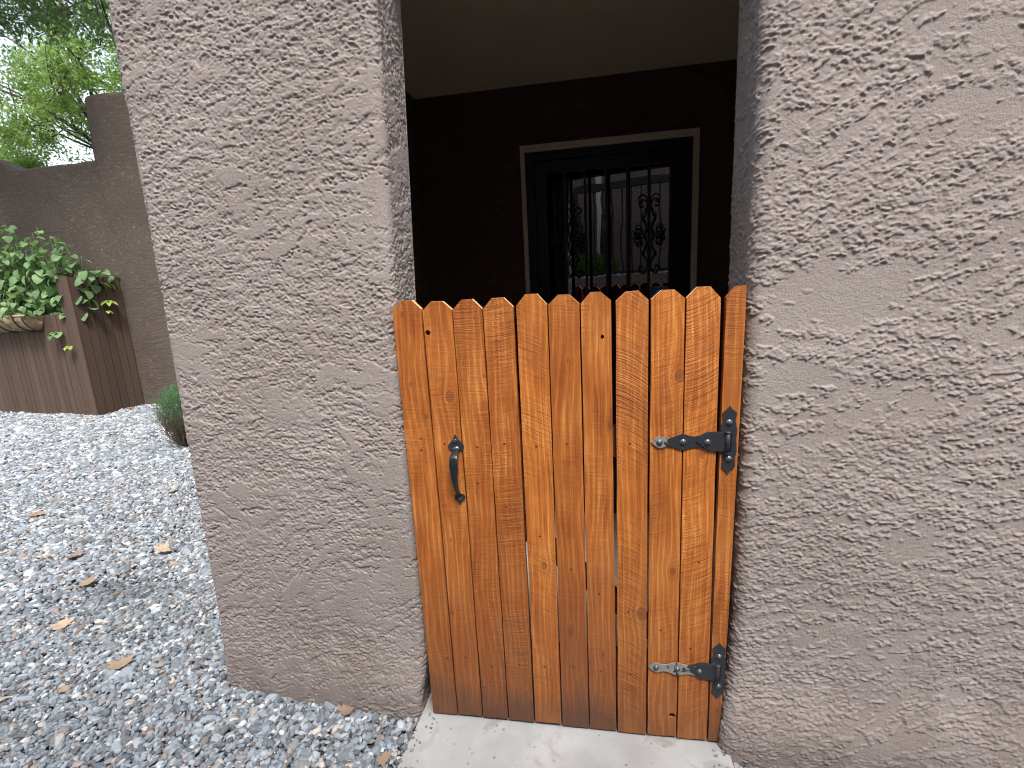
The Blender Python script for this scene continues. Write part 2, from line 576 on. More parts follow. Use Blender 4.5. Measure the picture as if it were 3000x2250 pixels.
def fence_wood(name, c1, c2):
    M = Mat(name)
    sep = M.n('ShaderNodeSeparateXYZ')
    M.l(M.coord('Object'), sep.inputs[0])
    rnd = M.n('ShaderNodeObjectInfo').outputs['Random']
    cb = M.n('ShaderNodeCombineXYZ')
    M.l(M.math('ADD', M.math('MULTIPLY', sep.outputs[0], 70), M.math('MULTIPLY', rnd, 90)), cb.inputs[0])
    M.l(M.math('MULTIPLY', sep.outputs[1], 70), cb.inputs[1])
    M.l(M.math('MULTIPLY', sep.outputs[2], 2.2), cb.inputs[2])
    n = M.noise(cb.outputs[0], 1.0, 5, 0.6)
    f = M.math('ADD', M.math('MULTIPLY', n, 0.7), M.math('MULTIPLY', rnd, 0.35))
    col = M.mix(f, c1, c2)
    M.set(Base_Color=col, Roughness=0.8)
    M.b.inputs['Specular IOR Level'].default_value = 0.25
    M.l(M.bump(n, 0.5, 0.002), M.b.inputs['Normal'])
    return M.m


mat_board = fence_wood('brown_stained_board', (0.036, 0.024, 0.018), (0.115, 0.073, 0.052))
mat_coir = simple('coir_liner', (0.30, 0.22, 0.13), 0.95, nscale=60, var=0.5, bump=1.0, bscale=90)

# ------------------------------------------------------------------ ground
GZ = -0.03


def grid_sheet(name, xs, ys, zfun, mat):
    X, Y = np.meshgrid(xs, ys)
    Z = zfun(X, Y)
    V = np.stack([X, Y, Z], -1).reshape(-1, 3)
    nx, ny = len(xs), len(ys)
    i = np.arange(nx * ny).reshape(ny, nx)
    F = np.stack([i[:-1, :-1], i[:-1, 1:], i[1:, 1:], i[1:, :-1]], -1).reshape(-1, 4)
    return link(name, mesh_np(name, V, F, True), mat)


def gz(x, y):
    """level of the gravel bed"""
    h = 0.006 * np.sin(x * 2.1 + 0.4) * np.cos(y * 2.6) + 0.004 * np.sin(x * 5.3 + y * 3.1) + 0.003 * np.sin(y * 9.1 - x * 6.7)
    h = h - 0.022 * np.exp(-(((x + 1.86) / 0.16) ** 2 + ((y - 0.55) / 0.10) ** 2))      # scuffed hollow
    return GZ - 0.006 + h


tag(grid_sheet('ground', np.concatenate([[-300, -60, -20], np.linspace(-10, 4, 141), [12, 60, 300]]),
               np.concatenate([[-300, -60, -12], np.linspace(-3, 5.2, 83), [20, 60, 300]]),
               lambda X, Y: np.where((np.abs(X + 3) < 8) & (np.abs(Y - 1) < 5), gz(X, Y) - 0.012, GZ - 0.03), mat_ground), kind='structure')

# path: one pale slab in front of and under the gate
bm = bmesh.new()
pts = [(-0.052, -2.34), (0.953, -2.34), (0.957, -0.3), (0.957, 0.26), (-0.034, 0.26), (-0.034, 0.02), (-0.045, -0.2)]
top = [bm.verts.new((x, y, -0.010)) for x, y in pts]
bot = [bm.verts.new((x, y, -0.12)) for x, y in pts]
bm.faces.new(top)
bm.faces.new(bot[::-1])
for k in range(len(pts)):
    bm.faces.new((top[k], bot[k], bot[(k + 1) % len(pts)], top[(k + 1) % len(pts)]))
tag(link('path', bm_mesh('path', bm, bevel=0.008, seg=3), mat_concrete), kind='structure')
tag(link('porch_floor', box_mesh('porch_floor', -0.39, 3.99, 0.264, 1.75, -0.12, -0.006), mat_concrete), kind='structure')


# ------------------------------------------------------------------ troweled stucco relief
def fft_noise(nv, nu, cell, size_v, size_u, seed):
    """smooth noise with feature sizes in metres, unit variance"""
    g = np.random.default_rng(seed)
    a = g.standard_normal((nv, nu))
    fv = np.fft.fftfreq(nv, cell)[:, None]
    fu = np.fft.rfftfreq(nu, cell)[None, :]
    F = np.fft.rfft2(a) * np.exp(-2 * (math.pi ** 2) * ((fv * size_v * 0.4) ** 2 + (fu * size_u * 0.4) ** 2))
    o = np.fft.irfft2(F, (nv, nu))
    return (o - o.mean()) / (o.std() + 1e-9)


def trowel(nu, nv, cell, seed, ang0, flip):
    """height field (metres) of skip-troweled plaster: a flat coat with thin ragged-edged smears; rows go up"""
    g = np.random.default_rng(seed)
    W_, H_ = nu * cell, nv * cell
    fine = fft_noise(nv, nu, cell, 0.005, 0.0065, seed + 1)
    mid = fft_noise(nv, nu, cell, 0.014, 0.020, seed + 2)
    dens = fft_noise(nv, nu, cell, 0.14, 0.20, seed + 3)
    angf = fft_noise(nv, nu, cell, 0.26, 0.26, seed + 4)
    rag = 0.0052 * fine + 0.0056 * mid
    Hh = np.zeros((nv, nu))
    n = int(W_ * H_ * 1650)
    uu = (np.arange(nu) + 0.5) * cell
    vv = (np.arange(nv) + 0.5) * cell
    for _ in range(n):
        cu, cv = g.uniform(0, W_), g.uniform(0, H_)
        iu, iv = min(nu - 1, int(cu / cell)), min(nv - 1, int(cv / cell))
        if g.uniform(-1.75, 1.5) > 1.05 * dens[iv, iu]:
            continue
        ang = ang0 + 0.34 * angf[iv, iu] + g.normal(0, 0.22)
        if flip: ang = -ang
        kind = g.random()
        if kind < 0.26:                                   # broad smear: feathered above, broken edge below
            L, Wd, h0, flat = g.uniform(0.04, 0.14), g.uniform(0.010, 0.026), g.uniform(0.0018, 0.0031), False
        elif kind < 0.40:                                 # scraped flat plateau
            L, Wd, h0, flat = g.uniform(0.02, 0.07), g.uniform(0.006, 0.016), g.uniform(0.0018, 0.0030), True
        elif kind < 0.80:                                 # long thin lip
            L, Wd, h0, flat = g.uniform(0.025, 0.10), g.uniform(0.0030, 0.0055), g.uniform(0.0019, 0.0034), False
        else:                                             # crumb
            L, Wd, h0, flat = g.uniform(0.005, 0.016), g.uniform(0.0026, 0.0052), g.uniform(0.0016, 0.0030), True
        ext = L * abs(math.cos(ang)) + Wd + 0.012
        exv = L * abs(math.sin(ang)) + Wd + 0.012
        u0_, u1_ = max(0, int((cu - ext) / cell)), min(nu, int((cu + ext) / cell) + 1)
        v0_, v1_ = max(0, int((cv - exv) / cell)), min(nv, int((cv + exv) / cell) + 1)
        if u1_ <= u0_ or v1_ <= v0_: continue
        du = uu[None, u0_:u1_] - cu
        dv = vv[v0_:v1_, None] - cv
        ca, sa = math.cos(ang), math.sin(ang)
        a = (du * ca + dv * sa) / L
        b = (-du * sa + dv * ca)                                            # metres, up positive
        e = np.clip(1 - a * a, 0, 1)
        rg = rag[v0_:v1_, u0_:u1_] * min(1.0, 0.35 + Wd / 0.012)
        half = Wd * np.sqrt(e)
        d_low = b + half * 0.8 + rg                                         # distance inside the lower edge
        d_up = half - b + 0.6 * rg
        low = np.clip(d_low / 0.0012, 0, 1)
        upp = np.clip(d_up / (0.003 if flat else Wd * 1.5), 0, 1)
        hh = h0 * low * upp * np.clip(e * 4, 0, 1)
        S = Hh[v0_:v1_, u0_:u1_]
        np.maximum(S, hh + 0.08 * S, out=S)
    isl = fft_noise(nv, nu, cell, 0.022, 0.045, seed + 5) + 0.55 * mid + 0.4 * fine - 0.9 + 0.35 * dens
    Hh = np.maximum(Hh, 0.0013 * np.clip(isl * 4.0, 0, 1))
    crumb = np.clip((fft_noise(nv, nu, cell, 0.007, 0.010, seed + 6) - 0.9) * 2.5, 0, 1) * np.clip(dens * 0.9 + 0.5, 0, 1)
    Hh = Hh + 0.0010 * crumb
    Hh = Hh * (1 + 0.16 * fine) + 0.00022 * fine + 0.0006 * fft_noise(nv, nu, cell, 0.12, 0.2, seed + 7)
    return Hh


def relief_wall(name, plan, U, Z, fine_u, fine_z, seed, ang0, flip, mat, parent, amp=1.0):
    """plan(u, z) -> x, y ; U, Z sample positions; relief inside the fine ranges"""
    cell = 0.0023
    nu = int((fine_u[1] - fine_u[0]) / cell) + 2
    nv = int((fine_z[1] - fine_z[0]) / cell) + 2
    Hf = trowel(nu, nv, cell, seed, ang0, flip)
    UU, ZZ = np.meshgrid(U, Z)
    X, Y = plan(UU, ZZ)
    P = np.stack([X, Y, ZZ], -1)
    du = np.gradient(P, axis=1)
    dz = np.gradient(P, axis=0)
    N = np.cross(du, dz)
    N /= np.linalg.norm(N, axis=-1, keepdims=True) + 1e-12
    iu = np.clip((UU - fine_u[0]) / cell, 0, nu - 1.001)
    iv = np.clip((ZZ - fine_z[0]) / cell, 0, nv - 1.001)
    a, b = iu.astype(int), iv.astype(int)
    fu_, fv_ = iu - a, iv - b
    h = (Hf[b, a] * (1 - fu_) * (1 - fv_) + Hf[b, a + 1] * fu_ * (1 - fv_) + Hf[b + 1, a] * (1 - fu_) * fv_ + Hf[b + 1, a + 1] * fu_ * fv_)
    inside = ((UU >= fine_u[0]) & (UU <= fine_u[1]) & (ZZ >= fine_z[0]) & (ZZ <= fine_z[1]))
    P = P + N * (h * inside * amp)[..., None]
    ny, nx = UU.shape
    i = np.arange(nx * ny).reshape(ny, nx)
    F = np.stack([i[:-1, :-1], i[:-1, 1:], i[1:, 1:], i[1:, :-1]], -1).reshape(-1, 4)
    me = mesh_np(name, P.reshape(-1, 3), F, False)
    return link(name, me, mat, parent)


def path_fun(segs):
    """segs: list of (length); returns cumulative"""
    return np.concatenate([[0], np.cumsum(segs)])


house = tag(empty('stucco_house', (0, 0, GZ)), 'grey-brown troweled stucco house front with a recessed dark porch behind the gate', 'house')
HZ = -GZ    # children are placed in the house's own frame

# --- left pier: inner face, right jamb, rounded corner, face, rounded corner, outer side
LJ, LR = 0.032, 0.05
lens_ = [0.38, 0.15, LJ * math.pi / 2, 0.74, LR * math.pi / 2, 0.30]
cu = path_fun(lens_)


def left_plan(U, Z):
    zt = np.array([-0.2, 0.0, 0.25, 0.9, 1.6, 2.25, 3.3])
    xl = np.interp(Z, zt, [-0.872, -0.866, -0.858, -0.850, -0.841, -0.838, -0.83])
    xj = -0.004 + 0.034 * np.clip((Z - 1.30) / 0.85, 0, 1.3) - 0.034 * np.exp(-(np.clip(Z, 0, None) / 0.13) ** 2)
    flare = -0.030 * np.exp(-(np.clip(Z - 0.02, 0, None) / 0.16) ** 2) - 0.010 * np.exp(-((Z - 0.8) / 0.5) ** 2)
    yf_r = 0.016 + flare                         # face at the gate end
    yf_l = 0.062 + 0.35 * flare                # face at the far end
    X = np.zeros_like(U); Y = np.zeros_like(U)
    # 0 inner face
    k = U < cu[1]
    t = (U / lens_[0])
    X[k] = (-0.39 + (xj + 0.39) * t)[k]; Y[k] = 0.20
    k = (U >= cu[1]) & (U < cu[2])
    t = (U - cu[1]) / lens_[1]
    X[k] = xj[k]; Y[k] = (0.20 + (yf_r + LJ - 0.20) * t)[k]
    k = (U >= cu[2]) & (U < cu[3])
    t = (U - cu[2]) / lens_[2] * math.pi / 2
    X[k] = (xj - LJ + LJ * np.cos(t))[k]; Y[k] = (yf_r + LJ - LJ * np.sin(t))[k]
    k = (U >= cu[3]) & (U < cu[4])
    t = (U - cu[3]) / lens_[3]
    bow = -0.006 * np.sin(math.pi * t)
    X[k] = (xj - LJ + (xl + LR - xj + LJ) * t)[k]; Y[k] = (yf_r + (yf_l - yf_r) * t + bow)[k]
    k = (U >= cu[4]) & (U < cu[5])
    t = (U - cu[4]) / lens_[4] * math.pi / 2
    X[k] = (xl + LR - LR * np.sin(t))[k]; Y[k] = (yf_l + LR - LR * np.cos(t))[k]
    k = U >= cu[5]
    t = (U - cu[5]) / lens_[5]
    X[k] = xl[k]; Y[k] = (yf_l + LR + 0.30 * t)[k]
    return X, Y + 0.0


CELL = 0.0023
U = np.concatenate([np.linspace(0, cu[1], 5)[:-1], np.arange(cu[1], cu[5] + 0.03, CELL), np.linspace(cu[5] + 0.04, cu[6], 6)])
Z = np.concatenate([np.arange(-0.10, 2.32, CELL), np.linspace(2.36, 3.2, 8)])


def shift(f):
    return f


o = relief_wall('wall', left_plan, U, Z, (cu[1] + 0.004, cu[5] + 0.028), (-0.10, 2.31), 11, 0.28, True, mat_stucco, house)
o.location.z = HZ
o['label'] = 'troweled stucco pier between the gate and the gravel court'

# --- right pier
RJ = 0.035
rl = [0.15, RJ * math.pi / 2, 1.55, 2.5]
cr_ = path_fun(rl)


def right_plan(U, Z):
    xj = 0.964 - 0.030 * np.exp(-(np.clip(Z, 0, None) / 0.22) ** 2)
    flare = -0.040 * np.exp(-(np.clip(Z - 0.02, 0, None) / 0.15) ** 2)
    yf = 0.004 + flare
    X = np.zeros_like(U); Y = np.zeros_like(U)
    k = U < cr_[1]
    t = U / rl[0]
    X[k] = xj[k]; Y[k] = (0.20 + (yf + RJ - 0.20) * t)[k]
    k = (U >= cr_[1]) & (U < cr_[2])
    t = (U - cr_[1]) / rl[1] * math.pi / 2
    X[k] = (xj + RJ - RJ * np.cos(t))[k]; Y[k] = (yf + RJ - RJ * np.sin(t))[k]
    k = U >= cr_[2]
    s = U - cr_[2]
    X[k] = (xj + RJ + s)[k]
    Y[k] = yf[k]
    return X, Y


U = np.concatenate([np.arange(0, cr_[2] + 0.86, CELL), np.arange(cr_[2] + 0.86, cr_[2] + 1.56, 0.0048), np.linspace(cr_[2] + 1.565, cr_[4], 30)])
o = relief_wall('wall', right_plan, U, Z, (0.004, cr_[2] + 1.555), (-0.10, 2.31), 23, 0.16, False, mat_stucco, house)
o.location.z = HZ
o['label'] = 'broad troweled stucco wall beside the hinges'


def hbox(name, mat, x0, x1, y0, y1, z0, z1, bevel=0.0):
    return link(name, box_mesh(name, x0, x1, y0, y1, z0 + HZ, z1 + HZ, bevel), mat, house)


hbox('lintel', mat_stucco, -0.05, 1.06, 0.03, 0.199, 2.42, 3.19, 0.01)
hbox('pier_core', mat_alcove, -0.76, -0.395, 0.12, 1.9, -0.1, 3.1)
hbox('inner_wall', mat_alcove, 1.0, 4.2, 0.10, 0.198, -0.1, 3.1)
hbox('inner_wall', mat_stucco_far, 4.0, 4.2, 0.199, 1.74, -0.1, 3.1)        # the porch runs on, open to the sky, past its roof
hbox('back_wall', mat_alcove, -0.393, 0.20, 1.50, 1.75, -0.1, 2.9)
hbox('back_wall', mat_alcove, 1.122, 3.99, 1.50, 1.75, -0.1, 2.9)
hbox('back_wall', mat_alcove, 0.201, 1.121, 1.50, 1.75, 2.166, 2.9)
hbox('ceiling', mat_ceiling, -0.40, 2.75, 0.19, 1.76, 2.476, 2.56)
hbox('side_wall', mat_stucco_far, -0.85, -0.76, 0.30, 4.72, -0.1, 3.19)
hbox('roof', mat_stucco_far, -0.84, 2.76, 0.21, 5.2, 3.12, 3.24)

# ------------------------------------------------------------------ security door in the porch
door = link('security_door', box_mesh('security_door', 0.20, 1.122, 1.735, 1.76, 0.0 + HZ, 2.16 + HZ), mat_black, house)


def dpart(name, bm_or_me, mat, loc=(0, 0, 0)):
    me = bm_or_me if isinstance(bm_or_me, bpy.types.Mesh) else bm_mesh(name, bm_or_me)
    return link(name, me, mat, door, loc)


bm = bmesh.new()
add_box(bm, 0.190, 0.2135, 1.478, 1.52, 0 + HZ, 2.172 + HZ)
add_box(bm, 1.100, 1.129, 1.478, 1.52, 0 + HZ, 2.172 + HZ)
add_box(bm, 0.2135, 1.100, 1.478, 1.52, 2.139 + HZ, 2.172 + HZ)
dpart('door_trim', bm_mesh('door_trim', bm, bevel=0.002, seg=1), mat_trim)
bm = bmesh.new()                                      # black frame and the leaf's stiles
add_box(bm, 0.2145, 0.262, 1.497, 1.60, 0 + HZ, 2.138 + HZ)
add_box(bm, 1.052, 1.099, 1.497, 1.60, 0 + HZ, 2.138 + HZ)
add_box(bm, 0.2625, 1.0515, 1.497, 1.60, 2.092 + HZ, 2.138 + HZ)
dpart('door_frame', bm_mesh('door_frame', bm, bevel=0.003, seg=1), mat_black)
bm = bmesh.new()
add_box(bm, 0.265, 0.321, 1.512, 1.56, 0.02 + HZ, 2.089 + HZ)
add_box(bm, 0.993, 1.0495, 1.512, 1.56, 0.02 + HZ, 2.089 + HZ)
add_box(bm, 0.3215, 0.9925, 1.512, 1.56, 2.030 + HZ, 2.089 + HZ)
add_box(bm, 0.3215, 0.9925, 1.512, 1.56, 0.02 + HZ, 0.30 + HZ)
dpart('door_leaf', bm_mesh('door_leaf', bm, bevel=0.004, seg=2), mat_black)
pane = dpart('glass_pane', box_mesh('glass_pane', -0.775, 0.0, 0.0, 0.012, 0.25 + HZ, 2.07 + HZ), mat_glass, (1.040, 1.572, 0))
pane.rotation_euler = (0, 0, -R(6.6))             # the inner door behind the bars stands a little ajar
barx = [0.425, 0.539, 0.653, 0.767, 0.881]
bar_me = box_mesh('bar', -0.0075, 0.0075, 1.512, 1.527, 0.3005 + HZ, 2.0298 + HZ, 0.0015, 1)
for x in barx:
    dpart('bar', bar_me, mat_bars, (x, 0, 0))

sc_ = 0.000422
P = lambda pts: [((x - 1545) * sc_, (1130 - y) * sc_) for x, y in pts]
hook = P([(1632, 712), (1628, 728), (1645, 736), (1668, 722), (1677, 690), (1662, 656), (1628, 640), (1592, 656), (1570, 700), (1566, 752), (1582, 815), (1606, 860), (1634, 893)])
stem = P([(1640, 880), (1612, 930), (1588, 985), (1580, 1040), (1590, 1085), (1612, 1108)])
spir = [((1686 + (14 + 52 * t) * math.cos(2.6 - 8.6 * t) - 1545) * sc_, (1130 - (1052 + (14 + 56 * t) * math.sin(2.6 - 8.6 * t))) * sc_) for t in np.linspace(0, 1, 26)]


def scroll_bm(sx, sz):
    bm = bmesh.new()
    for pts, k in ((hook, 4), (stem, 4), (spir, 1)):
        c = catmull([(x, z) for x, z in pts], k) if k > 1 else pts
        tube_bm([(sx * x, 0, sz * z) for x, z in c], 0.0042, 6, bm)
    return bm


scroll_mes = [bm_mesh('scroll', scroll_bm(sx, sz), True) for sx in (1, -1) for sz in (1, -1)]
bm = bmesh.new()
for dx in (-0.05, 0.05):
    tube_bm([(dx - 0.032, 0, 0.003), (dx - 0.020, 0, 0), (dx, 0, 0), (dx + 0.020, 0, 0), (dx + 0.032, 0, 0.003)], [0.0085, 0.0052, 0.004, 0.0052, 0.0085], 6, bm)
collar_me = bm_mesh('collar', bm, True)
for x in (0.425, 0.881):
    for me in scroll_mes:
        dpart('scroll', me, mat_bars, (x, 1.5075, 1.665 + HZ))
    dpart('collar', collar_me, mat_bars, (x, 1.5060, 1.665 + HZ))


def rrect(x0, x1, z0, z1, r, n=5):
    out = []
    for cx, cz, a0 in ((x1 - r, z1 - r, 0), (x0 + r, z1 - r, 90), (x0 + r, z0 + r, 180), (x1 - r, z0 + r, 270)):
        for k in range(n + 1):
            a = R(a0 + 90 * k / n)
            out.append((cx + r * math.cos(a), cz + r * math.sin(a)))
    return out


mat_blue = simple('sticker_blue', (0.02, 0.24, 0.72), 0.35, nscale=10, var=0.1)
mat_blue_pale = simple('sticker_pale', (0.75, 0.85, 0.95), 0.35, nscale=10, var=0.06)
sx0, sx1, sz0, sz1 = 0.893, 0.989, 1.262 + HZ, 1.379 + HZ
dpart('sticker', plate_bm(rrect(sx0, sx1, sz0, sz1, 0.010), (), 1.5385, 1.5395), mat_blue_pale)
dpart('sticker_field', plate_bm(rrect(sx0 + .004, sx1 - .004, sz0 + .004, sz1 - .004, 0.008), (), 1.5377, 1.5384), mat_blue)
cxs = (sx0 + sx1) / 2
ht = sz1 - 0.012
dpart('sticker_house', plate_bm([(cxs - 0.038, ht - 0.034), (cxs, ht), (cxs + 0.012, ht - 0.010), (cxs + 0.012, ht - 0.002), (cxs + 0.020, ht - 0.002), (cxs + 0.020, ht - 0.016), (cxs + 0.038, ht - 0.034), (cxs + 0.036, ht - 0.042), (cxs + 0.029, ht - 0.038), (cxs + 0.029, ht - 0.075), (cxs - 0.029, ht - 0.075), (cxs - 0.029, ht - 0.038), (cxs - 0.036, ht - 0.042)], (), 1.5368, 1.5376), mat_blue_pale)

# ------------------------------------------------------------------ the gate
gate = tag(empty('wooden_gate', (0, 0, 0)), 'orange-brown stained wooden picket gate with black iron hinges and dog-eared tops', 'gate')
# left-top, right-top, crown height, left-bottom, right-bottom (metres on the gate's face)
PK = [((-.0003, 1.3682), (.0877, 1.3677), 1.3934, (.0044, -.0025), (.0912, .000)),
      ((.0908, 1.3629), (.1781, 1.3619), 1.3863, (.0934, .0005), (.1786, .0027)),
      ((.1798, 1.3618), (.2652, 1.3613), 1.3880, (.1806, .0015), (.2669, .0021)),
      ((.2668, 1.3599), (.3541, 1.3619), 1.3880, (.2687, .0009), (.3547, -.0011)),
      ((.3607, 1.3647), (.4474, 1.3644), 1.3937, (.3584, .0050), (.4452, .0055)),
      ((.4492, 1.3643), (.5348, 1.3626), 1.3887, (.4472, -.0006), (.5342, -.0015)),
      ((.5366, 1.3625), (.6186, 1.3675), 1.3912, (.5362, -.0012), (.6215, -.0005)),
      ((.6292, 1.3648), (.7151, 1.3651), 1.3885, (.6247, -.0008), (.7135, -.0037)),
      ((.7201, 1.3649), (.8070, 1.3642), 1.3881, (.7164, -.0012), (.8052, .0011)),
      ((.8090, 1.3649), (.8944, 1.3609), 1.3908, (.8074, -.0015), (.8965, .0011))]
KN = {1: [(.1513, 1.1105, .014), (.1203, .6514, .005), (.1031, .3895, .006)], 3: [(.2961, 1.3756, .006)], 8: [(.797, 1.159, .014), (.7865, .5775, .0095)],
      9: [(.8578, .9392, .0105)], 4: [(.4101, .5779, .0095)], 7: [(.699, .4312, .017)], 5: [(.4818, .353, .008), (.50, 1.21, .005)], 6: [(.5824, .2786, .007), (.612, 1.02, .008)],
      0: [(.030, 1.355, .006), (.075, 1.05, .007), (.035, 1.15, .006)], 2: [(.26, 1.17, .005)]}
HO = {1: [(.1013, 1.2993, .0075, .0078)], 6: [(.5939, 1.2707, .0045, .006)], 8: [(.7916, .0774, .0105, .0085)]}
seeds = [0.42, 0.36, 0.24, 0.30, 0.86, 0.12, 0.33, 0.70, 0.78, 0.93]
SAG = [0.0, .0004, -.0003, .0006, -.0012, .0003, .0008, -.0005, .0002, -.0007]


SAW = [(.35, .05, 0.), (.45, .02, 1.), (.55, .0, 0.), (.8, -.12, -1.), (.65, .45, 1.), (.30, .1, 0.), (.45, .0, 0.), (1.0, .55, 3.), (.45, -.35, -2.), (.85, -.45, -3.)]


def picket(i):
    (lx, lz), (rx, rz), tz, (blx, blz), (brx, brz) = PK[i]
    lx, blx, rx, brx = lx + .0010, blx + .0010, rx - .0010, brx - .0010
    ox, oz = (lx + rx) / 2, 0.0
    w = rx - lx
    ch = 0.026
    g = np.random.default_rng(100 + i)
    out = []
    n = 18
    for k in range(n + 1):                 # left edge, bottom to top, a little ragged
        t = k / n
        out.append((blx + (lx - blx) * t + (g.normal(0, .00035) if 0 < k < n else 0), blz + (lz - blz) * t))
    out += [(lx + ch, tz + g.normal(0, .0006)), (rx - ch, tz + g.normal(0, .0006))]
    for k in range(n, -1, -1):
        t = k / n
        out.append((brx + (rx - brx) * t + (g.normal(0, .00035) if 0 < k < n else 0), brz + (rz - brz) * t))
    # sawn bottom with small nicks
    for k in range(1, 5):
        t = k / 5
        out.append((brx + (blx - brx) * t, brz + (blz - brz) * t + g.normal(0, .0006)))
    holes = []
    for hx, hz, ra, rb in HO.get(i, []):
        holes.append([(hx + ra * (1 + .06 * math.sin(3 * a + i)) * math.cos(a), hz + rb * math.sin(a)) for a in np.linspace(0, 2 * math.pi, 22, endpoint=False)][::-1])
    out = [(x - ox, z) for x, z in out]
    holes = [[(x - ox, z) for x, z in h] for h in holes]
    bm = plate_bm(out, holes, 0.0, 0.018)
    edges = [e for e in bm.edges if len(e.link_faces) == 2 and abs(e.calc_face_angle(0) - math.pi / 2) < 0.3 and abs(e.verts[0].co.y) < 1e-5 and abs(e.verts[1].co.y) < 1e-5]
    bmesh.ops.bevel(bm, geom=edges, offset=0.0016, segments=2, profile=0.5, affect='EDGES', clamp_overlap=True)
    me = bm_mesh('picket', bm)
    me.materials.append(mat_wood)
    me.materials.append(mat_edge)
    for p in me.polygons:                     # the worn arrises along the sawn ears and parts of the edges
        if 0.25 < abs(p.normal.y) < 0.97 and (p.center.z > 1.355 or g.random() < 0.35):
            p.material_index = 1
        if p.normal.z > 0.5 and p.center.z > 1.3:
            p.material_index = 1
    o = link('picket', me, None, gate, (ox, SAG[i], 0))
    o['seed'] = seeds[i]
    kn = [(x - ox, z, r) for x, z, r in KN.get(i, [])]
    o['saw'] = SAW[i]
    while len(kn) < 3:
        kn.append((9.0, 9.0, 0.004))
    for k in range(3):
        o['knot%d' % k] = [float(v) for v in kn[k]]
    return o


mat_edge = simple('worn_cedar_edge', (0.62, 0.36, 0.19), 0.7, nscale=150, var=0.35)
pickets = [picket(i) for i in range(10)]
# narrow hinge stile fixed beside the wall: one clipped ear, split and tapering downwards
st_out = [(0.9009, 0.0), (0.9020, .4), (0.9045, .9), (0.9071, 1.3611), (0.9300, 1.3880), (0.9540, 1.3890), (0.9543, 1.30), (0.950, .9), (0.944, .4), (0.935, .12), (0.930, 0.0)]
bm = plate_bm([(x - 0.925, z) for x, z in st_out], (), 0.0, 0.020)
edges = [e for e in bm.edges if len(e.link_faces) == 2 and abs(e.calc_face_angle(0) - math.pi / 2) < 0.3 and abs(e.verts[0].co.y) < 1e-5 and abs(e.verts[1].co.y) < 1e-5]
bmesh.ops.bevel(bm, geom=edges, offset=0.0015, segments=2, profile=0.5, affect='EDGES', clamp_overlap=True)
stile = link('hinge_stile', bm_mesh('hinge_stile', bm), mat_wood, gate, (0.925, -0.001, 0))
stile['seed'] = 0.52
stile['saw'] = (.5, .1, 0.)
for k, kn in enumerate([(9.0, 9.0, .004), (0.0, .112, .006), (9.0, 9.0, .004)]):
    stile['knot%d' % k] = list(kn)
stile['label'] = 'narrow wooden stile with one clipped corner'
# rails and brace behind
for z0 in (0.925, 0.18):
    link('rail', box_mesh('rail', 0.012, 0.893, 0.0195, 0.056, z0, z0 + 0.085, 0.002, 1), mat_rail, gate)
bm = bmesh.new()
vs = []
for y in (0.0198, 0.0555):
    for x, z in ((0.03, 0.9245), (0.115, 0.9245), (0.875, 0.2655), (0.79, 0.2655)):
        vs.append(bm.verts.new((x, y, z)))
for f in ((0, 1, 2, 3), (7, 6, 5, 4), (0, 4, 5, 1), (1, 5, 6, 2), (2, 6, 7, 3), (3, 7, 4, 0)):
    bm.faces.new([vs[i] for i in f])
link('brace', bm_mesh('brace', bm), mat_rail, gate)

SCREWS = [(0.051, 0.982), (0.05, 0.946), (0.124, 0.966), (0.225, 0.956), (0.219, 0.841), (0.307, 0.967), (0.302, 0.767), (0.401, 0.959), (0.4, 0.675), (0.489, 0.966),
          (0.666, 0.968), (0.49, 0.568), (0.573, 0.49), (0.659, 0.436), (0.755, 0.379), (0.841, 0.323), (0.858, 0.611), (0.072, 0.219), (0.136, 0.227), (0.224, 0.202),
          (0.315, 0.217), (0.397, 0.219), (0.488, 0.226), (0.574, 0.216), (0.665, 0.217)]


def disc_bm(prof, seg=10, bm=None, c=(0, 0)):
    """lathe about the Y axis; prof of (radius, y), closed to the centre at both ends"""
    bm = bm or bmesh.new()
    rings = [[bm.verts.new((c[0] + r * math.cos(a), y, c[1] + r * math.sin(a))) for a in (2 * math.pi * k / seg for k in range(seg))] for r, y in prof]
    for a, b in zip(rings, rings[1:]):
        for k in range(seg):
            bm.faces.new((a[k], a[(k + 1) % seg], b[(k + 1) % seg], b[k]))
    bm.faces.new(rings[0][::-1])
    bm.faces.new(rings[-1])
    return bm


nail_me = bm_mesh('screw', disc_bm([(0.0012, -0.0002), (0.0016, -0.0006), (0.0030, -0.0007), (0.0033, -0.0002), (0.0033, 0.001)], 10), True)
for x, z in SCREWS:
    i = max(k for k in range(10) if PK[k][0][0] <= x + 0.002)
    p = pickets[i]
    link('screw', nail_me, mat_nail, p, (x - p.location.x, 0, z))

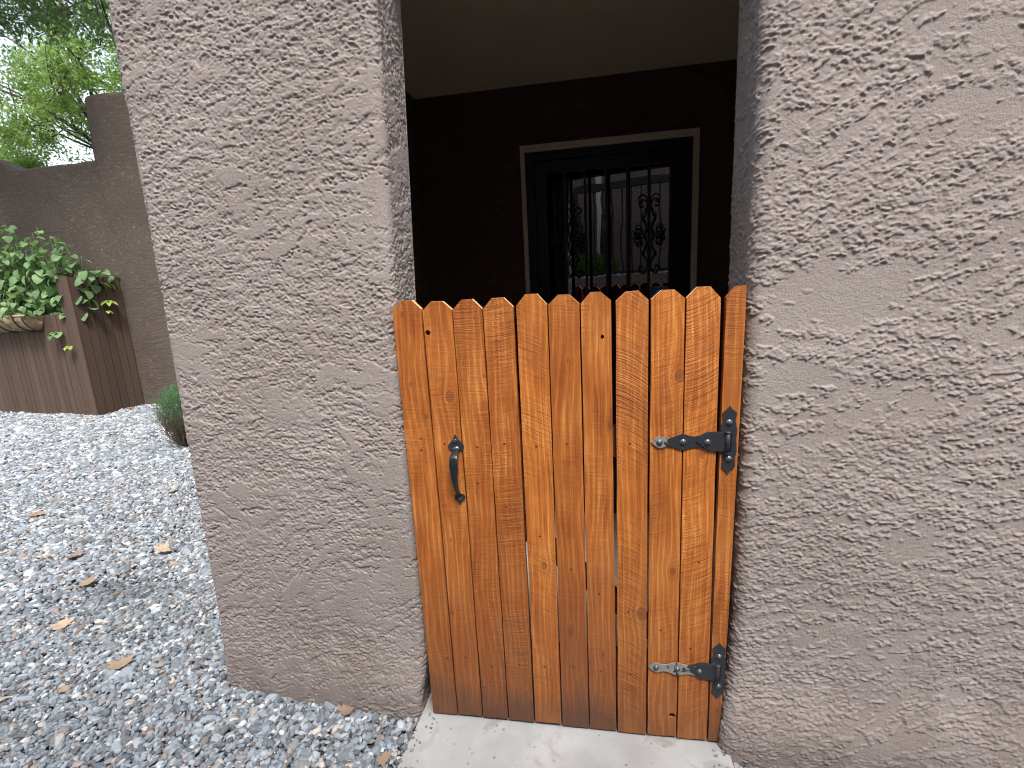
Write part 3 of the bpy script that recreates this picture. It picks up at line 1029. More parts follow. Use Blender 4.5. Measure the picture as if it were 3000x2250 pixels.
# iron strap hinges
STRAP = [(0.7231, 0.9745), (0.729, 0.9802), (0.7415, 0.9914), (0.7563, 0.9875), (0.774, 0.9867), (0.7885, 0.9915), (0.8059, 0.9978), (0.8234, 0.9923), (0.8378, 0.9908), (0.855, 0.9947), (0.8719, 1.0034), (0.9059, 1.0034),
         (0.9180, 1.0034), (0.9180, 0.9470), (0.9078, 0.9470), (0.8748, 0.9500), (0.863, 0.9560), (0.8442, 0.9600), (0.8269, 0.9580), (0.8067, 0.9516), (0.789, 0.9590), (0.7683, 0.9635), (0.7463, 0.9569), (0.7329, 0.9641)]
PLATE = [(0.9255, 1.0757), (0.9328, 1.0657), (0.9436, 1.0557), (0.9405, 1.0335), (0.9458, 1.0088), (0.944, 0.9839), (0.9467, 0.9494), (0.9423, 0.9301), (0.9434, 0.9048), (0.9338, 0.8951), (0.9257, 0.8829), (0.9182, 0.8933),
         (0.9093, 0.9028), (0.9114, 0.9253), (0.908, 0.9427), (0.9055, 0.9744), (0.9034, 1.015), (0.9092, 1.0321), (0.907, 1.0552), (0.9165, 1.0643)]


def smooth_poly(pts, k=3):
    return [tuple(p) for p in catmull(pts + [pts[0]], k)[:-1]]


def hinge(name_label, dz, dx, wear, tilt):
    ox, oz = 0.925, 0.975
    y = -0.0005
    hold = [(a - ox, b - oz) for a, b in STRAP]
    bm = plate_bm(smooth_poly(hold, 2), (), -0.0042, -0.0016)
    edges = [e for e in bm.edges if len(e.link_faces) == 2 and e.calc_face_angle(0) > 1.0 and abs(e.verts[0].co.y + .0042) < 1e-6 and abs(e.verts[1].co.y + .0042) < 1e-6]
    bmesh.ops.bevel(bm, geom=edges, offset=0.0007, segments=2, profile=0.5, affect='EDGES', clamp_overlap=True)
    strap = link('strap_hinge', bm_mesh('strap_hinge', bm), mat_iron, gate, (ox + dx, y, oz + dz), (0, tilt, 0))
    strap['wear'] = wear
    strap['label'] = name_label
    bm = plate_bm(smooth_poly([(a - ox, b - oz) for a, b in PLATE], 2), (), -0.0034, -0.0009)
    edges = [e for e in bm.edges if len(e.link_faces) == 2 and e.calc_face_angle(0) > 1.0 and abs(e.verts[0].co.y + .0034) < 1e-6 and abs(e.verts[1].co.y + .0034) < 1e-6]
    bmesh.ops.bevel(bm, geom=edges, offset=0.0007, segments=2, profile=0.5, affect='EDGES', clamp_overlap=True)
    pl = link('hinge_plate', bm_mesh('hinge_plate', bm), mat_iron, strap)
    pl['wear'] = (-.3, .05, 0.16)
    # raised wrap with a pointed tongue that closes round the pin
    tongue = [(-0.084, 0.0015), (-0.078, -0.003), (-0.066, -0.012), (-0.054, -0.022), (-0.018, -0.0265), (-0.004, -0.0265), (-0.004, 0.0265), (-0.050, 0.0265), (-0.060, 0.020), (-0.070, 0.010), (-0.079, 0.006)]
    bm = plate_bm(tongue, (), -0.0066, -0.0043)
    edges = [e for e in bm.edges if len(e.link_faces) == 2 and e.calc_face_angle(0) > 1.0 and abs(e.verts[0].co.y + .0066) < 1e-6 and abs(e.verts[1].co.y + .0066) < 1e-6]
    bmesh.ops.bevel(bm, geom=edges, offset=0.0008, segments=2, profile=0.5, affect='EDGES', clamp_overlap=True)
    tg = link('hinge_wrap', bm_mesh('hinge_wrap', bm), mat_iron, strap)
    tg['wear'] = (-.12, .05, 0.24 if wear[2] < 0.4 else 0.34)
    bm = bmesh.new()
    tube_bm([(-0.0035, -0.0075, -0.0275), (-0.0035, -0.0075, 0.0275)], 0.0062, 14, bm)
    tube_bm([(-0.0035, -0.0075, 0.0277), (-0.0035, -0.0075, 0.0295), (-0.0035, -0.0075, 0.0310)], [0.0085, 0.0085, 0.006], 14, bm)
    tube_bm([(-0.0035, -0.0075, -0.0310), (-0.0035, -0.0075, -0.0277)], [0.0062, 0.0078], 14, bm)
    br = link('hinge_pin', bm_mesh('hinge_pin', bm, True), mat_iron, strap)
    br['wear'] = (-.2, .05, 0.1)
    # dark slot beside the barrel
    sl = link('hinge_slot', box_mesh('hinge_slot', 0.0045, 0.0078, -0.0038, -0.00335, -0.027, 0.030), mat_black, strap)
    for a, b, yy in ((0.7447, 0.9735, -.0042), (0.8074, 0.9748, -.0042), (0.8705, 0.975, -.0066), (0.9250, 1.0300, -.0034), (0.9270, 0.9270, -.0034)):
        bm = disc_bm([(0.0090, yy + .0002), (0.0088, yy - .0010), (0.0060, yy - .0016), (0.0055, yy - .0040), (0.0046, yy - .0046)], 16)
        disc_bm([(0.0028, yy - .0044), (0.0030, yy - .0052), (0.0016, yy - .0050)], 8, bm)
        link('screw', bm_mesh('screw', bm, True), mat_screw, strap, (a - ox, 0, b - oz))
    return strap


hinge('upper strap hinge, black with chipped pale tip', 0.0, 0.0, (-0.215, 0.11, 0.12), 0.0)
hinge('lower strap hinge, worn to bare metal along its strap', -0.7245, -0.0035, (-0.24, 0.26, 0.26), R(0.6))

# pull handle
hx, hz = 0.1592, 0.88
hpl = [(0.1600, 0.9974), (0.1655, 0.9850), (0.1700, 0.9780), (0.1790, 0.9690), (0.1845, 0.9600), (0.1825, 0.9500), (0.1755, 0.9445), (0.1665, 0.9425), (0.1530, 0.9425), (0.1435, 0.9450), (0.1370, 0.9515), (0.1358, 0.9600), (0.1420, 0.9690), (0.1500, 0.9780), (0.1550, 0.9860)]
bm = plate_bm(smooth_poly([(a - hx, b - hz) for a, b in hpl], 2), (), -0.0026, -0.0006)
lpl = [(0.1528, 0.8070), (0.1672, 0.8070), (0.1740, 0.8030), (0.1770, 0.7960), (0.1735, 0.7885), (0.1665, 0.7830), (0.1630, 0.7760), (0.1602, 0.7703), (0.1575, 0.7760), (0.1535, 0.7830), (0.1465, 0.7885), (0.1430, 0.7960), (0.1462, 0.8030)]
handle = link('pull_handle', bm_mesh('pull_handle', bm), mat_iron, gate, (hx, -0.0002, hz))
handle['wear'] = (-.3, .05, 0.12)
lo_ = link('foot_plate', bm_mesh('foot_plate', plate_bm(smooth_poly([(a - hx, b - hz) for a, b in lpl], 2), (), -0.0026, -0.0006)), mat_iron, handle)
lo_['wear'] = (-.3, .05, 0.12)
handle['label'] = 'black iron pull handle with spade ends'
gp = catmull([(0, -.0035, .066), (0, -.012, .064), (0, -.030, .056), (0, -.038, .040), (0, -.040, .010), (0, -.037, -.020), (0, -.028, -.045), (0, -.015, -.064), (0, -.0035, -.074)], 5)
bm = bmesh.new()
rings = []
n = len(gp)
for i, p in enumerate(gp):
    t = Vector(gp[min(i + 1, n - 1)] - gp[max(i - 1, 0)]).normalized()
    nrm = Vector((1, 0, 0)).cross(t)
    s = i / (n - 1)
    w = 0.0080 + 0.0062 * math.exp(-((s - 0.36) / 0.24) ** 2) - 0.0015 * s
    th = 0.0036
    ring = []
    for k in range(12):
        a = 2 * math.pi * k / 12
        ca, sa = math.cos(a), math.sin(a)
        ring.append(bm.verts.new(Vector(p) + Vector((1, 0, 0)) * w * (abs(ca) ** 0.6) * (1 if ca > 0 else -1) + nrm * th * (abs(sa) ** 0.7) * (1 if sa > 0 else -1)))
    rings.append(ring)
for a, b in zip(rings, rings[1:]):
    for k in range(12):
        bm.faces.new((a[k], a[(k + 1) % 12], b[(k + 1) % 12], b[k]))
bm.faces.new(rings[0][::-1])
bm.faces.new(rings[-1])
grip = link('grip', bm_mesh('grip', bm, True), simple('handle_black', (0.014, 0.017, 0.02), 0.28, 0, 0.55, 80, 0.4, 0.15, 200), handle)
bm = bmesh.new()                              # thumb tab over the grip's root
plate_bm(smooth_poly([(-.012, .070), (-.004, .078), (.006, .079), (.012, .073), (.008, .066), (-.004, .063)], 2), (), -.0065, -.0028, bm)
link('thumb_tab', bm_mesh('thumb_tab', bm, True), mat_screw, handle)
for a, b in ((0.1585, 0.9767), (0.1596, 0.7910)):
    bm = disc_bm([(0.0060, -.0024), (0.0058, -.0044), (0.0042, -.0052), (0.0026, -.0050), (0.0022, -.0042)], 14)
    link('screw', bm_mesh('screw', bm, True), mat_screw, handle, (a - hx, 0, b - hz))

# ------------------------------------------------------------------ court wall behind the planter
prof = [(-16, 3.75), (-8.6, 3.73), (-8.2, 3.70), (-7.95, 3.65), (-7.72, 3.56), (-7.58, 3.48), (-7.46, 3.440), (-7.30, 3.425), (-6.8, 3.43), (-6.3, 3.437), (-6.150, 3.44), (-6.130, 3.455),
        (-6.122, 3.50), (-6.088, 4.20), (-6.075, 4.228), (-6.04, 4.236), (-5.2, 4.228), (-0.86, 4.21)]
pr = []
for (xa, za), (xb, zb) in zip(prof, prof[1:]):
    nseg = max(1, int(math.hypot(xb - xa, zb - za) / 0.12)) if xa > -9 else 6
    for q in range(nseg):
        t = q / nseg
        pr.append((xa + (xb - xa) * t, za + (zb - za) * t))
pr.append(prof[-1])
sec = [(4.70, None)] * 0
V, nrow = [], 0
for xa, za in pr:
    wob = 0.006 * math.sin(xa * 5.1) + 0.004 * math.sin(xa * 13.7)
    row = [(4.70, -0.1), (4.70, 1.5), (4.70, za - 0.07), (4.705, za - 0.035), (4.72, za - 0.012), (4.75, za), (4.97, za), (5.0, za - 0.012), (5.02, za - 0.05), (5.02, -0.1)]
    nrow = len(row)
    V += [(xa, y_, z_ + (wob if z_ > 2 else 0)) for y_, z_ in row]
i = np.arange(len(V)).reshape(-1, nrow)
F = np.stack([i[:-1, :-1], i[1:, :-1], i[1:, 1:], i[:-1, 1:]], -1).reshape(-1, 4)
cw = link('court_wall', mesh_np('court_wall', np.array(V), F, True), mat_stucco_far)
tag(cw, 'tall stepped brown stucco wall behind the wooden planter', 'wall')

# ------------------------------------------------------------------ boarded planter
PC = Vector((-6.258, 4.096, GZ))
fdir = (Vector((-8.292, 4.32, GZ)) - PC).normalized()
fang = math.atan2(-fdir.y, -fdir.x)
sdir = (Vector((-6.129, 4.662, GZ)) - PC).normalized()
planter = tag(empty('board_planter', (PC.x, PC.y, GZ - 0.03)), 'tall planter box of brown vertical boards with a stepped-down front', 'planter')
bw = 0.103
k = 0
s = 0.0
g = np.random.default_rng(5)
while s < 3.2:
    w = bw * g.uniform(0.82, 1.12)
    hgt = 1.93 if s < 0.17 else 1.44 + g.normal(0, 0.004)
    me = box_mesh('board', -w + 0.006, 0, 0, 0.022, 0, hgt, 0.003, 1)
    loc = fdir * s
    link('board', me, mat_board, planter, (loc.x, loc.y + g.normal(0, .0015), 0), (0, 0, fang))
    s += w
s = 0.024
sang = math.atan2(sdir.y, sdir.x)
while s < 0.58:
    w = 0.098
    me = box_mesh('board', 0, w - 0.006, -0.022 + 0.022, 0.022, 0, 1.925 + g.normal(0, .003), 0.003, 1)
    loc = sdir * s
    link('board', me, mat_board, planter, (loc.x, loc.y, 0), (0, 0, sang))
    s += w
# soil and hidden back
V = [PC + fdir * 0.05 + sdir * 0.04, PC + fdir * 3.1 + sdir * 0.04, PC + fdir * 3.1 + sdir * 0.55, PC + fdir * 0.05 + sdir * 0.55]
bm = bmesh.new()
t_ = [bm.verts.new((v.x - PC.x, v.y - PC.y, 1.30)) for v in V]
b_ = [bm.verts.new((v.x - PC.x, v.y - PC.y, 0.02)) for v in V]
bm.faces.new(t_)
for k in range(4):
    bm.faces.new((t_[k], t_[(k + 1) % 4], b_[(k + 1) % 4], b_[k]))
link('soil', bm_mesh('soil', bm), mat_soil, planter)


# leaf shapes shared by all plants
def leaf_mesh(name, L=1.0, Wd=0.8, heart=0.12, fold=0.18, droop=0.25, n=8):
    bm = bmesh.new()
    rows = []
    for i in range(n + 1):
        t = i / n
        w = Wd / 2 * (math.sin(math.pi * min(1, t ** 0.72)) ** 0.75) if 0 < t < 1 else 0.0
        x = L * t
        z = -droop * L * t * t
        if w == 0:
            rows.append([bm.verts.new((x, 0, z))])
        else:
            bk = heart * L * (1 - t) if t < 0.4 else 0
            rows.append([bm.verts.new((x - bk * .6, -w, z + fold * w)), bm.verts.new((x, 0, z)), bm.verts.new((x - bk * .6, w, z + fold * w))])
    for a, b in zip(rows, rows[1:]):
        if len(a) == 1:
            bm.faces.new((a[0], b[0], b[1])); bm.faces.new((a[0], b[1], b[2]))
        elif len(b) == 1:
            bm.faces.new((a[0], b[0], a[1])); bm.faces.new((a[1], b[0], a[2]))
        else:
            bm.faces.new((a[0], b[0], b[1], a[1])); bm.faces.new((a[1], b[1], b[2], a[2]))
    return bm_mesh(name, bm, True)


leaf_shapes = [leaf_mesh('leaf', 1, w, 0.16, f, d) for w, f, d in ((0.95, .2, .25), (0.85, .3, .45), (1.0, .12, .35), (0.8, .35, .6))]
lime_shapes = [leaf_mesh('leaf', 1, w, 0.1, f, d) for w, f, d in ((0.7, .25, .2), (0.6, .4, .3))]
for me in leaf_shapes: me.materials.append(mat_leaf)
for me in lime_shapes: me.materials.append(mat_lime)


def grow_plant(root, stems, leaf_len, rs, shapes, spacing, top_lime=0.0):
    """stems: list of (base, tip) in root frame; leaves in pairs up each stem"""
    g = np.random.default_rng(rs)
    bm = bmesh.new()
    cnt = 0
    leaves = []
    for base, tip in stems:
        base, tip = Vector(base), Vector(tip)
        midp = (base + tip) / 2 + Vector(g.normal(0, .05, 3))
        pts = [base * (1 - t) ** 2 + 2 * midp * t * (1 - t) + tip * t * t for t in np.linspace(0, 1, 7)]
        tube_bm(pts, [0.008 - 0.0045 * i / 6 for i in range(7)], 5, bm)
        ln = (tip - base).length
        n = max(2, int(ln / spacing))
        a0 = g.uniform(0, 6.28)
        for j in range(n):
            t = 0.12 + 0.88 * (j + 0.6) / n
            p = base * (1 - t) ** 2 + 2 * midp * t * (1 - t) + tip * t * t
            for sidek in (0, math.pi):
                az = a0 + j * 1.45 + sidek + g.normal(0, .3)
                el = g.normal(-0.55, 0.35) + (0.4 if t > .9 else 0)
                L = leaf_len * g.uniform(0.65, 1.2) * (1.0 if t < 0.85 else 0.8)
                sh = shapes[int(g.integers(len(shapes)))]
                d = Vector((math.cos(az) * math.cos(el), math.sin(az) * math.cos(el), math.sin(el)))
                q = Matrix.Rotation(az, 4, 'Z') @ Matrix.Rotation(-el, 4, 'Y') @ Matrix.Rotation(g.normal(0, .35), 4, 'X')
                leaves.append((p + d * 0.03, q, L, sh))
                cnt += 1
    leaves.sort(key=lambda v: v[0].y - 0.3 * v[0].z)          # the ones in front show largest
    for p, q, L, sh in leaves[:290]:
        o = bpy.data.objects.new('leaf', sh)
        COL.objects.link(o)
        o.parent = root
        o.location = p
        o.rotation_euler = q.to_euler()
        o.scale = (L, L, L)
    rest = leaves[290:]
    if rest:
        bmr = bmesh.new()
        for p, q, L, sh in rest:
            k0 = len(bmr.verts)
            bmr.from_mesh(sh)
            bmr.verts.ensure_lookup_table()
            bmesh.ops.transform(bmr, matrix=Matrix.Translation(p) @ q @ Matrix.Scale(L, 4), verts=bmr.verts[k0:])
        me = bpy.data.meshes.new('inner_foliage')
        bmr.to_mesh(me)
        bmr.free()
        for p_ in me.polygons: p_.use_smooth = True
        link('inner_foliage', me, mat_leaf, root)['kind'] = 'stuff'
    link('stem', bm_mesh('stem', bm, True), mat_stem, root)
    return cnt


shrub_p = tag(empty('leafy_vine', (PC.x, PC.y, GZ + 1.27)), 'bushy green broad-leaved plant spilling over the top of the boarded planter', 'plant')
stems = []
g = np.random.default_rng(21)
fx, fy = fdir.x, fdir.y
for j in range(46):                          # (distance along the front, depth) -> height of the tip
    a = 0.02 + 1.75 * j / 45 + g.normal(0, .04)
    dpt = g.uniform(0.06, 0.30)
    base = Vector((fx * a + sdir.x * dpt, fy * a + sdir.y * dpt, 0))
    hgt = np.interp(a, [0, .2, .45, .8, 1.1, 1.4, 2.2], [0.95, 1.2, 1.38, 1.22, 1.5, 1.3, 1.2]) * g.uniform(0.62, 1.0)
    tip = base + Vector((g.normal(0, .10), g.normal(-0.10, .08), hgt))
    stems.append((base, tip))
for j in range(5):                           # run along and over the dark side
    base = Vector((sdir.x * 0.3, sdir.y * 0.3, 0.45))
    tip = Vector((sdir.x * (0.12 + .11 * j) + 0.05, sdir.y * (0.12 + .11 * j), 0.70 + 0.03 * g.normal()))
    stems.append((base, tip))
nl = grow_plant(shrub_p, stems, 0.118, 31, leaf_shapes, 0.130)
bk_ = empty('basket_greenery', tuple(PC + fdir * 1.15 + Vector((0, -.12, 1.36))))
tag(bk_, 'low feathery green plants growing in the coir-lined trough', 'plant')
stems = []
for j in range(17):
    a = -0.42 + 1.05 * j / 16
    b = Vector((fx * a, fy * a + g.uniform(-.06, .06), 0))
    stems.append((b, b + Vector((g.normal(0, .08), g.normal(-.03, .06), g.uniform(.18, .42)))))
grow_plant(bk_, stems, 0.085, 33, leaf_shapes, 0.085)

# sprigs poking out between the boards
for (px, pz, n_, sc2, ax) in ((0.36, 1.17, 3, 0.085, 'f'), (0.17, 0.98, 3, 0.06, 'f'), (0.40, 1.56, 4, 0.085, 's'), (0.37, 1.42, 2, 0.05, 's')):
    d = fdir if ax == 'f' else sdir
    out = Vector((0, -1, 0)) if ax == 'f' else Vector((0.95, -0.25, 0))
    base = PC + d * px + out * 0.03 + Vector((0, 0, pz))
    sp = tag(empty('vine_sprig', tuple(base)), {('f', 3, 0.085): 'trio of green leaves poking out between boards below the trough',
                                                ('f', 3, 0.06): 'tiny pale lime leaves poking out low between the front boards',
                                                ('s', 4, 0.085): 'lime green leaf cluster sprouting from the dark side boards',
                                                ('s', 2, 0.05): 'small faded leaves under the lime cluster on the dark side boards'}[(ax, n_, sc2)], 'sprig', 'sprigs growing through the planter boards')
    bm = bmesh.new()
    tube_bm([(-out * 0.03), (out * 0.01), (out * 0.03 + Vector((0, 0, .01)))], 0.003, 5, bm)
    link('stem', bm_mesh('stem', bm, True), mat_stem, sp)
    for q in range(n_):
        az = math.atan2(out.y, out.x) + (q - (n_ - 1) / 2) * 0.95
        o = link('leaf', (leaf_shapes if sc2 == .085 and ax == 'f' else lime_shapes)[q % 2], None, sp, tuple(out * 0.02), (0, 0.35, az))
        o.scale = (sc2 * 1.5,) * 3

# coir-lined trough hung on the front
bx0, bx1 = 0.62, 1.95
bas = tag(empty('coir_trough', tuple(PC + fdir * 0.62 + Vector((0, -0.012, 1.22)))), 'tan coir-lined iron trough hung on the front of the boarded planter', 'trough')
nl_, na = 60, 14
V = []
for i in range(nl_ + 1):
    t = i / nl_
    a = t * (bx1 - bx0)
    endf = min(1, math.sqrt(max(0.0, min(a, (bx1 - bx0) - a)) / 0.08 + 0.25))
    lob = 1 + 0.10 * abs(math.sin(a * 20)) + 0.05 * math.sin(a * 53)
    for j in range(na + 1):
        th = math.pi / 2 * j / na
        rr = 0.19 * lob * endf
        yy = -rr * math.cos(th) * 1.05
        zz = 0.19 - rr * math.sin(th)
        pp = Vector((fdir.x * a, fdir.y * a + yy, zz))
        pp += Vector((0, 1, 1)) * 0.012 * mnoise.noise(pp * 22)
        V.append(pp)
F = []
for i in range(nl_):
    for j in range(na):
        q = i * (na + 1) + j
        F.append((q, q + 1, q + na + 2, q + na + 1))
me = mesh_np('liner', np.array([tuple(v) for v in V]), np.array(F), True)
lin = link('liner', me, mat_coir, bas)
md = lin.modifiers.new('thick', 'SOLIDIFY'); md.thickness = 0.02; md.offset = 1
bm = bmesh.new()
tube_bm([tuple(fdir * a + Vector((0, -0.205, 0.195))) for a in np.linspace(0, bx1 - bx0, 12)], 0.016, 8, bm)
link('rim', bm_mesh('rim', bm, True), mat_coir, bas)
for i in range(8):
    a = 0.04 + (bx1 - bx0 - 0.08) * i / 7
    pts = [tuple(fdir * a + Vector((0, -0.225 * math.cos(th), 0.20 - 0.225 * math.sin(th)))) for th in np.linspace(0, math.pi / 2, 10)]
    link('strip', bm_mesh('strip', tube_bm(pts, 0.008, 6), True), mat_fence, bas)

# ------------------------------------------------------------------ small evergreen by the pier
sh = tag(empty('evergreen_shrub', (-3.62, 2.88, GZ - 0.01)), 'small rounded evergreen shrub with bare brown twigs below, on the gravel', 'shrub')
g = np.random.default_rng(9)
n = 22000
u = g.normal(0, 1, (n, 3)); u /= np.linalg.norm(u, axis=1, keepdims=True)
rr = g.random(n) ** 0.28
c = u * rr[:, None] * np.array([0.28, 0.28, 0.31]) + np.array([0, 0, 0.33])
lump = np.array([1 + 0.22 * mnoise.noise(Vector(v) * 2.6) + 0.22 * mnoise.noise(Vector(v) * 7.0) for v in u])
c = (c - [0, 0, .33]) * lump[:, None] + [0, 0, .33]
c[:, :2] *= np.clip(.45 + c[:, 2:3] * 1.35, .45, 1.0)
dirn = u * 0.6 + np.array([0, 0, 0.7]) + g.normal(0, .45, (n, 3)); dirn /= np.linalg.norm(dirn, axis=1, keepdims=True)
side = np.cross(dirn, g.normal(0, 1, (n, 3))); side /= np.linalg.norm(side, axis=1, keepdims=True)
Ln = g.uniform(.018, .034, n)[:, None]
V = np.stack([c - side * .0022, c + side * .0022, c + dirn * Ln], 1).reshape(-1, 3)
me = mesh_np('foliage', V, np.arange(3 * n).reshape(-1, 3))
at_ = me.attributes.new('tone', 'FLOAT', 'POINT')
tn = np.clip((c[:, 2] - .12) / .48 + g.normal(0, .13, n), 0, 1)
at_.data.foreach_set('value', np.repeat(tn, 3).astype(np.float32))
link('foliage', me, mat_needle2, sh)['kind'] = 'stuff'
bm = bmesh.new()
for j in range(130):
    az = g.uniform(0, 6.28); r1 = g.uniform(0.02, .08); r2 = g.uniform(.08, .30)
    p0 = Vector((math.cos(az) * r1, math.sin(az) * r1, 0)); p1 = Vector((math.cos(az) * r2, math.sin(az) * r2, g.uniform(.2, .42)))
    mid = (p0 + p1) / 2 + Vector((math.cos(az), math.sin(az), 0)) * .05 + Vector(g.normal(0, .03, 3))
    tube_bm([p0, mid, p1 + Vector(g.normal(0, .02, 3))], [.004, .003, .0015], 4, bm)
link('twigs', bm_mesh('twigs', bm), mat_twig, sh)['kind'] = 'stuff'


# ------------------------------------------------------------------ trees beyond the wall
def make_tree(name, base, height, crown_c, crown_r, nleaf, leaf, mat, seed, label, droop=0.0):
    g = np.random.default_rng(seed)
    root = tag(empty(name, base), label, 'tree', 'trees round the gravel court')
    base = Vector(base)
    C_ = Vector(crown_c) - base
    bm = bmesh.new()
    fork = Vector((C_.x * .35, C_.y * .35, height * 0.42))
    tr = catmull([(0, 0, -0.1), (0.05, 0.03, fork.z * .45), tuple(fork)], 6)
    tube_bm(tr, [0.20 - 0.07 * i / (len(tr) - 1) for i in range(len(tr))], 10, bm)
    link('trunk', bm_mesh('trunk', bm, True), mat_bark, root)
    tips = []
    bm = bmesh.new()

    def branch(p, q, r, lv):
        mid = (p + q) / 2 + Vector(g.normal(0, .12 * (q - p).length, 3)) + Vector((0, 0, .08 * (q - p).length))
        pts = [p * (1 - t) ** 2 + 2 * mid * t * (1 - t) + q * t * t for t in np.linspace(0, 1, 6)]
        tube_bm(pts, [r * (1 - .6 * i / 5) for i in range(6)], 6 if lv < 2 else 4, bm, cap=False)
        if lv == 3:
            tips.append((pts, r)); return
        for _ in range((6, 5, 4)[lv]):
            t = g.uniform(.35, 1.0)
            s_ = pts[min(5, int(t * 5 + .5))]
            d = (q - p).normalized() * .8 + Vector(g.normal(0, .75, 3)); d.z -= droop * (lv + 1) * .25
            L = (q - p).length * g.uniform(.35, .6)
            e = s_ + d.normalized() * L
            w = e - C_
            sc = math.sqrt((w.x / crown_r[0]) ** 2 + (w.y / crown_r[1]) ** 2 + (w.z / crown_r[2]) ** 2)
            if sc > 1: e = C_ + w / sc * g.uniform(.85, 1.0)
            branch(s_, e, r * .42, lv + 1)
    for j in range(9):
        az = 2 * math.pi * j / 9 + g.normal(0, .2)
        e = C_ + Vector((math.cos(az) * crown_r[0] * g.uniform(.4, .75), math.sin(az) * crown_r[1] * g.uniform(.4, .75), crown_r[2] * g.uniform(-.55, .7)))
        branch(fork, e, .085, 0)
    link('limbs', bm_mesh('limbs', bm, True), mat_bark, root)
    # leaves along the outer twigs, in hanging sprays
    k = g.integers(0, len(tips), nleaf)
    P0 = np.array([[tuple(v) for v in t[0]] for t in tips])
    tt = g.uniform(1.2, 5.0, nleaf)
    ia = np.minimum(4, tt.astype(int)); fr = (tt - ia)[:, None]
    c = P0[k, ia] * (1 - fr) + P0[k, ia + 1] * fr + g.normal(0, .11, (nleaf, 3))
    d = g.normal(0, .7, (nleaf, 3)) + np.array([0, 0, -.35 - droop]); d /= np.linalg.norm(d, axis=1, keepdims=True)
    s_ = np.cross(d, g.normal(0, 1, (nleaf, 3))); s_ /= np.linalg.norm(s_, axis=1, keepdims=True)
    nn = np.cross(d, s_)
    L = (leaf * g.uniform(.6, 1.25, nleaf))[:, None]
    wd = L * .24
    V = np.stack([c, c + d * L * .45 - s_ * wd + nn * L * .06, c + d * L, c + d * L * .45 + s_ * wd + nn * L * .06], 1).reshape(-1, 3)
    i = np.arange(nleaf) * 4
    F = np.concatenate([np.stack([i, i + 1, i + 2], 1), np.stack([i, i + 2, i + 3], 1)])
    me = mesh_np('crown', V, F)
    clump = g.random(len(tips))[k]
    at_ = me.attributes.new('tone', 'FLOAT', 'POINT')
    at_.data.foreach_set('value', np.repeat(np.clip(.65 * clump + .4 * g.random(nleaf), 0, 1), 4).astype(np.float32))
    link('crown', me, mat, root)['kind'] = 'stuff'
    return root


make_tree('shade_tree', (-11.5, 12.5, GZ), 8.0, (-11.2, 11.0, 6.6), (4.6, 3.4, 3.9), 90000, 0.088, mat_treeleaf, 3, 'bright yellow-green leafy tree standing beyond the stepped wall')
make_tree('shade_tree', (-9.4, 2.3, GZ), 7.6, (-6.4, 4.7, 7.1), (3.4, 2.9, 1.95), 26000, 0.08, mat_treeleaf2, 4, 'dark green tree whose drooping sprays overhang the gravel court', 0.5)


# ------------------------------------------------------------------ pebbles: one loose bed, laid with geometry nodes
def pebble_points():
    g = np.random.default_rng(77)
    out = []
    cam2 = np.array([CAM.x, CAM.y])

    def keep(x, y):
        ok = ~((x > -0.84) & (y > 0.05))
        ok &= ~((x > -0.046) & (x < 0.955) & (y < 0.3))
        ok &= ~((x > -9.2) & (x < -6.2) & (y > 4.12 - (x + 6.26) * 0.11))
        ok &= (y < 4.69) & (y > -2.3)
        ok &= ~((x > 0.96) & (y > -0.05))
        return ok
    for (r0_, r1_, sp, layers) in ((0, 3.2, 0.0138, 2), (3.2, 5.5, 0.0180, 1), (5.5, 14, 0.026, 1)):
        for ly in range(layers):
            xs = np.arange(-10.5, 2.4, sp) + ly * sp * .5
            ys = np.arange(-2.3, 4.7, sp) + ly * sp * .5
            X, Y = np.meshgrid(xs, ys)
            x = X.ravel() + g.uniform(-.48, .48, X.size) * sp
            y = Y.ravel() + g.uniform(-.48, .48, X.size) * sp
            d = np.hypot(x - cam2[0], y - cam2[1])
            k = (d >= r0_) & (d < r1_) & keep(x, y)
            # only where the court can be looked into
            k &= ~((x > 1.0) & (y < -1.2)) & ~((x < -5) & (y < -0.8))
            if ly == 1: k &= g.random(x.size) < .75
            x, y = x[k], y[k]
            s = sp * .5 * np.exp(g.normal(0, .26, x.size)) * 1.12
            big = g.random(x.size) < .035
            s = np.where(big, s * g.uniform(1.3, 1.9, x.size), s)
            z = gz(x, y) + g.uniform(-.002, .006, x.size) + ly * .005
            out.append(np.stack([x, y, z, s, g.random(x.size)], 1))
    # a few strays kicked onto the slab edge and behind the gate foot
    n = 70
    x = np.where(g.random(n) < .6, g.uniform(-.05, .02, n), g.uniform(.9, .957, n)); y = g.uniform(-.3, -.005, n)
    out.append(np.stack([x, y, np.full(n, -.006), g.uniform(.002, .005, n), g.random(n)], 1))
    # curb strip behind the camera on the raised bed
    x = g.uniform(-4.6, 2.4, 9000); y = g.uniform(-3.75, -2.52, 9000)
    out.append(np.stack([x, y, np.full(9000, 1.512) + g.uniform(0, .02, 9000), g.uniform(.012, .024, 9000), .5 + .5 * g.random(9000)], 1))
    return np.concatenate(out)


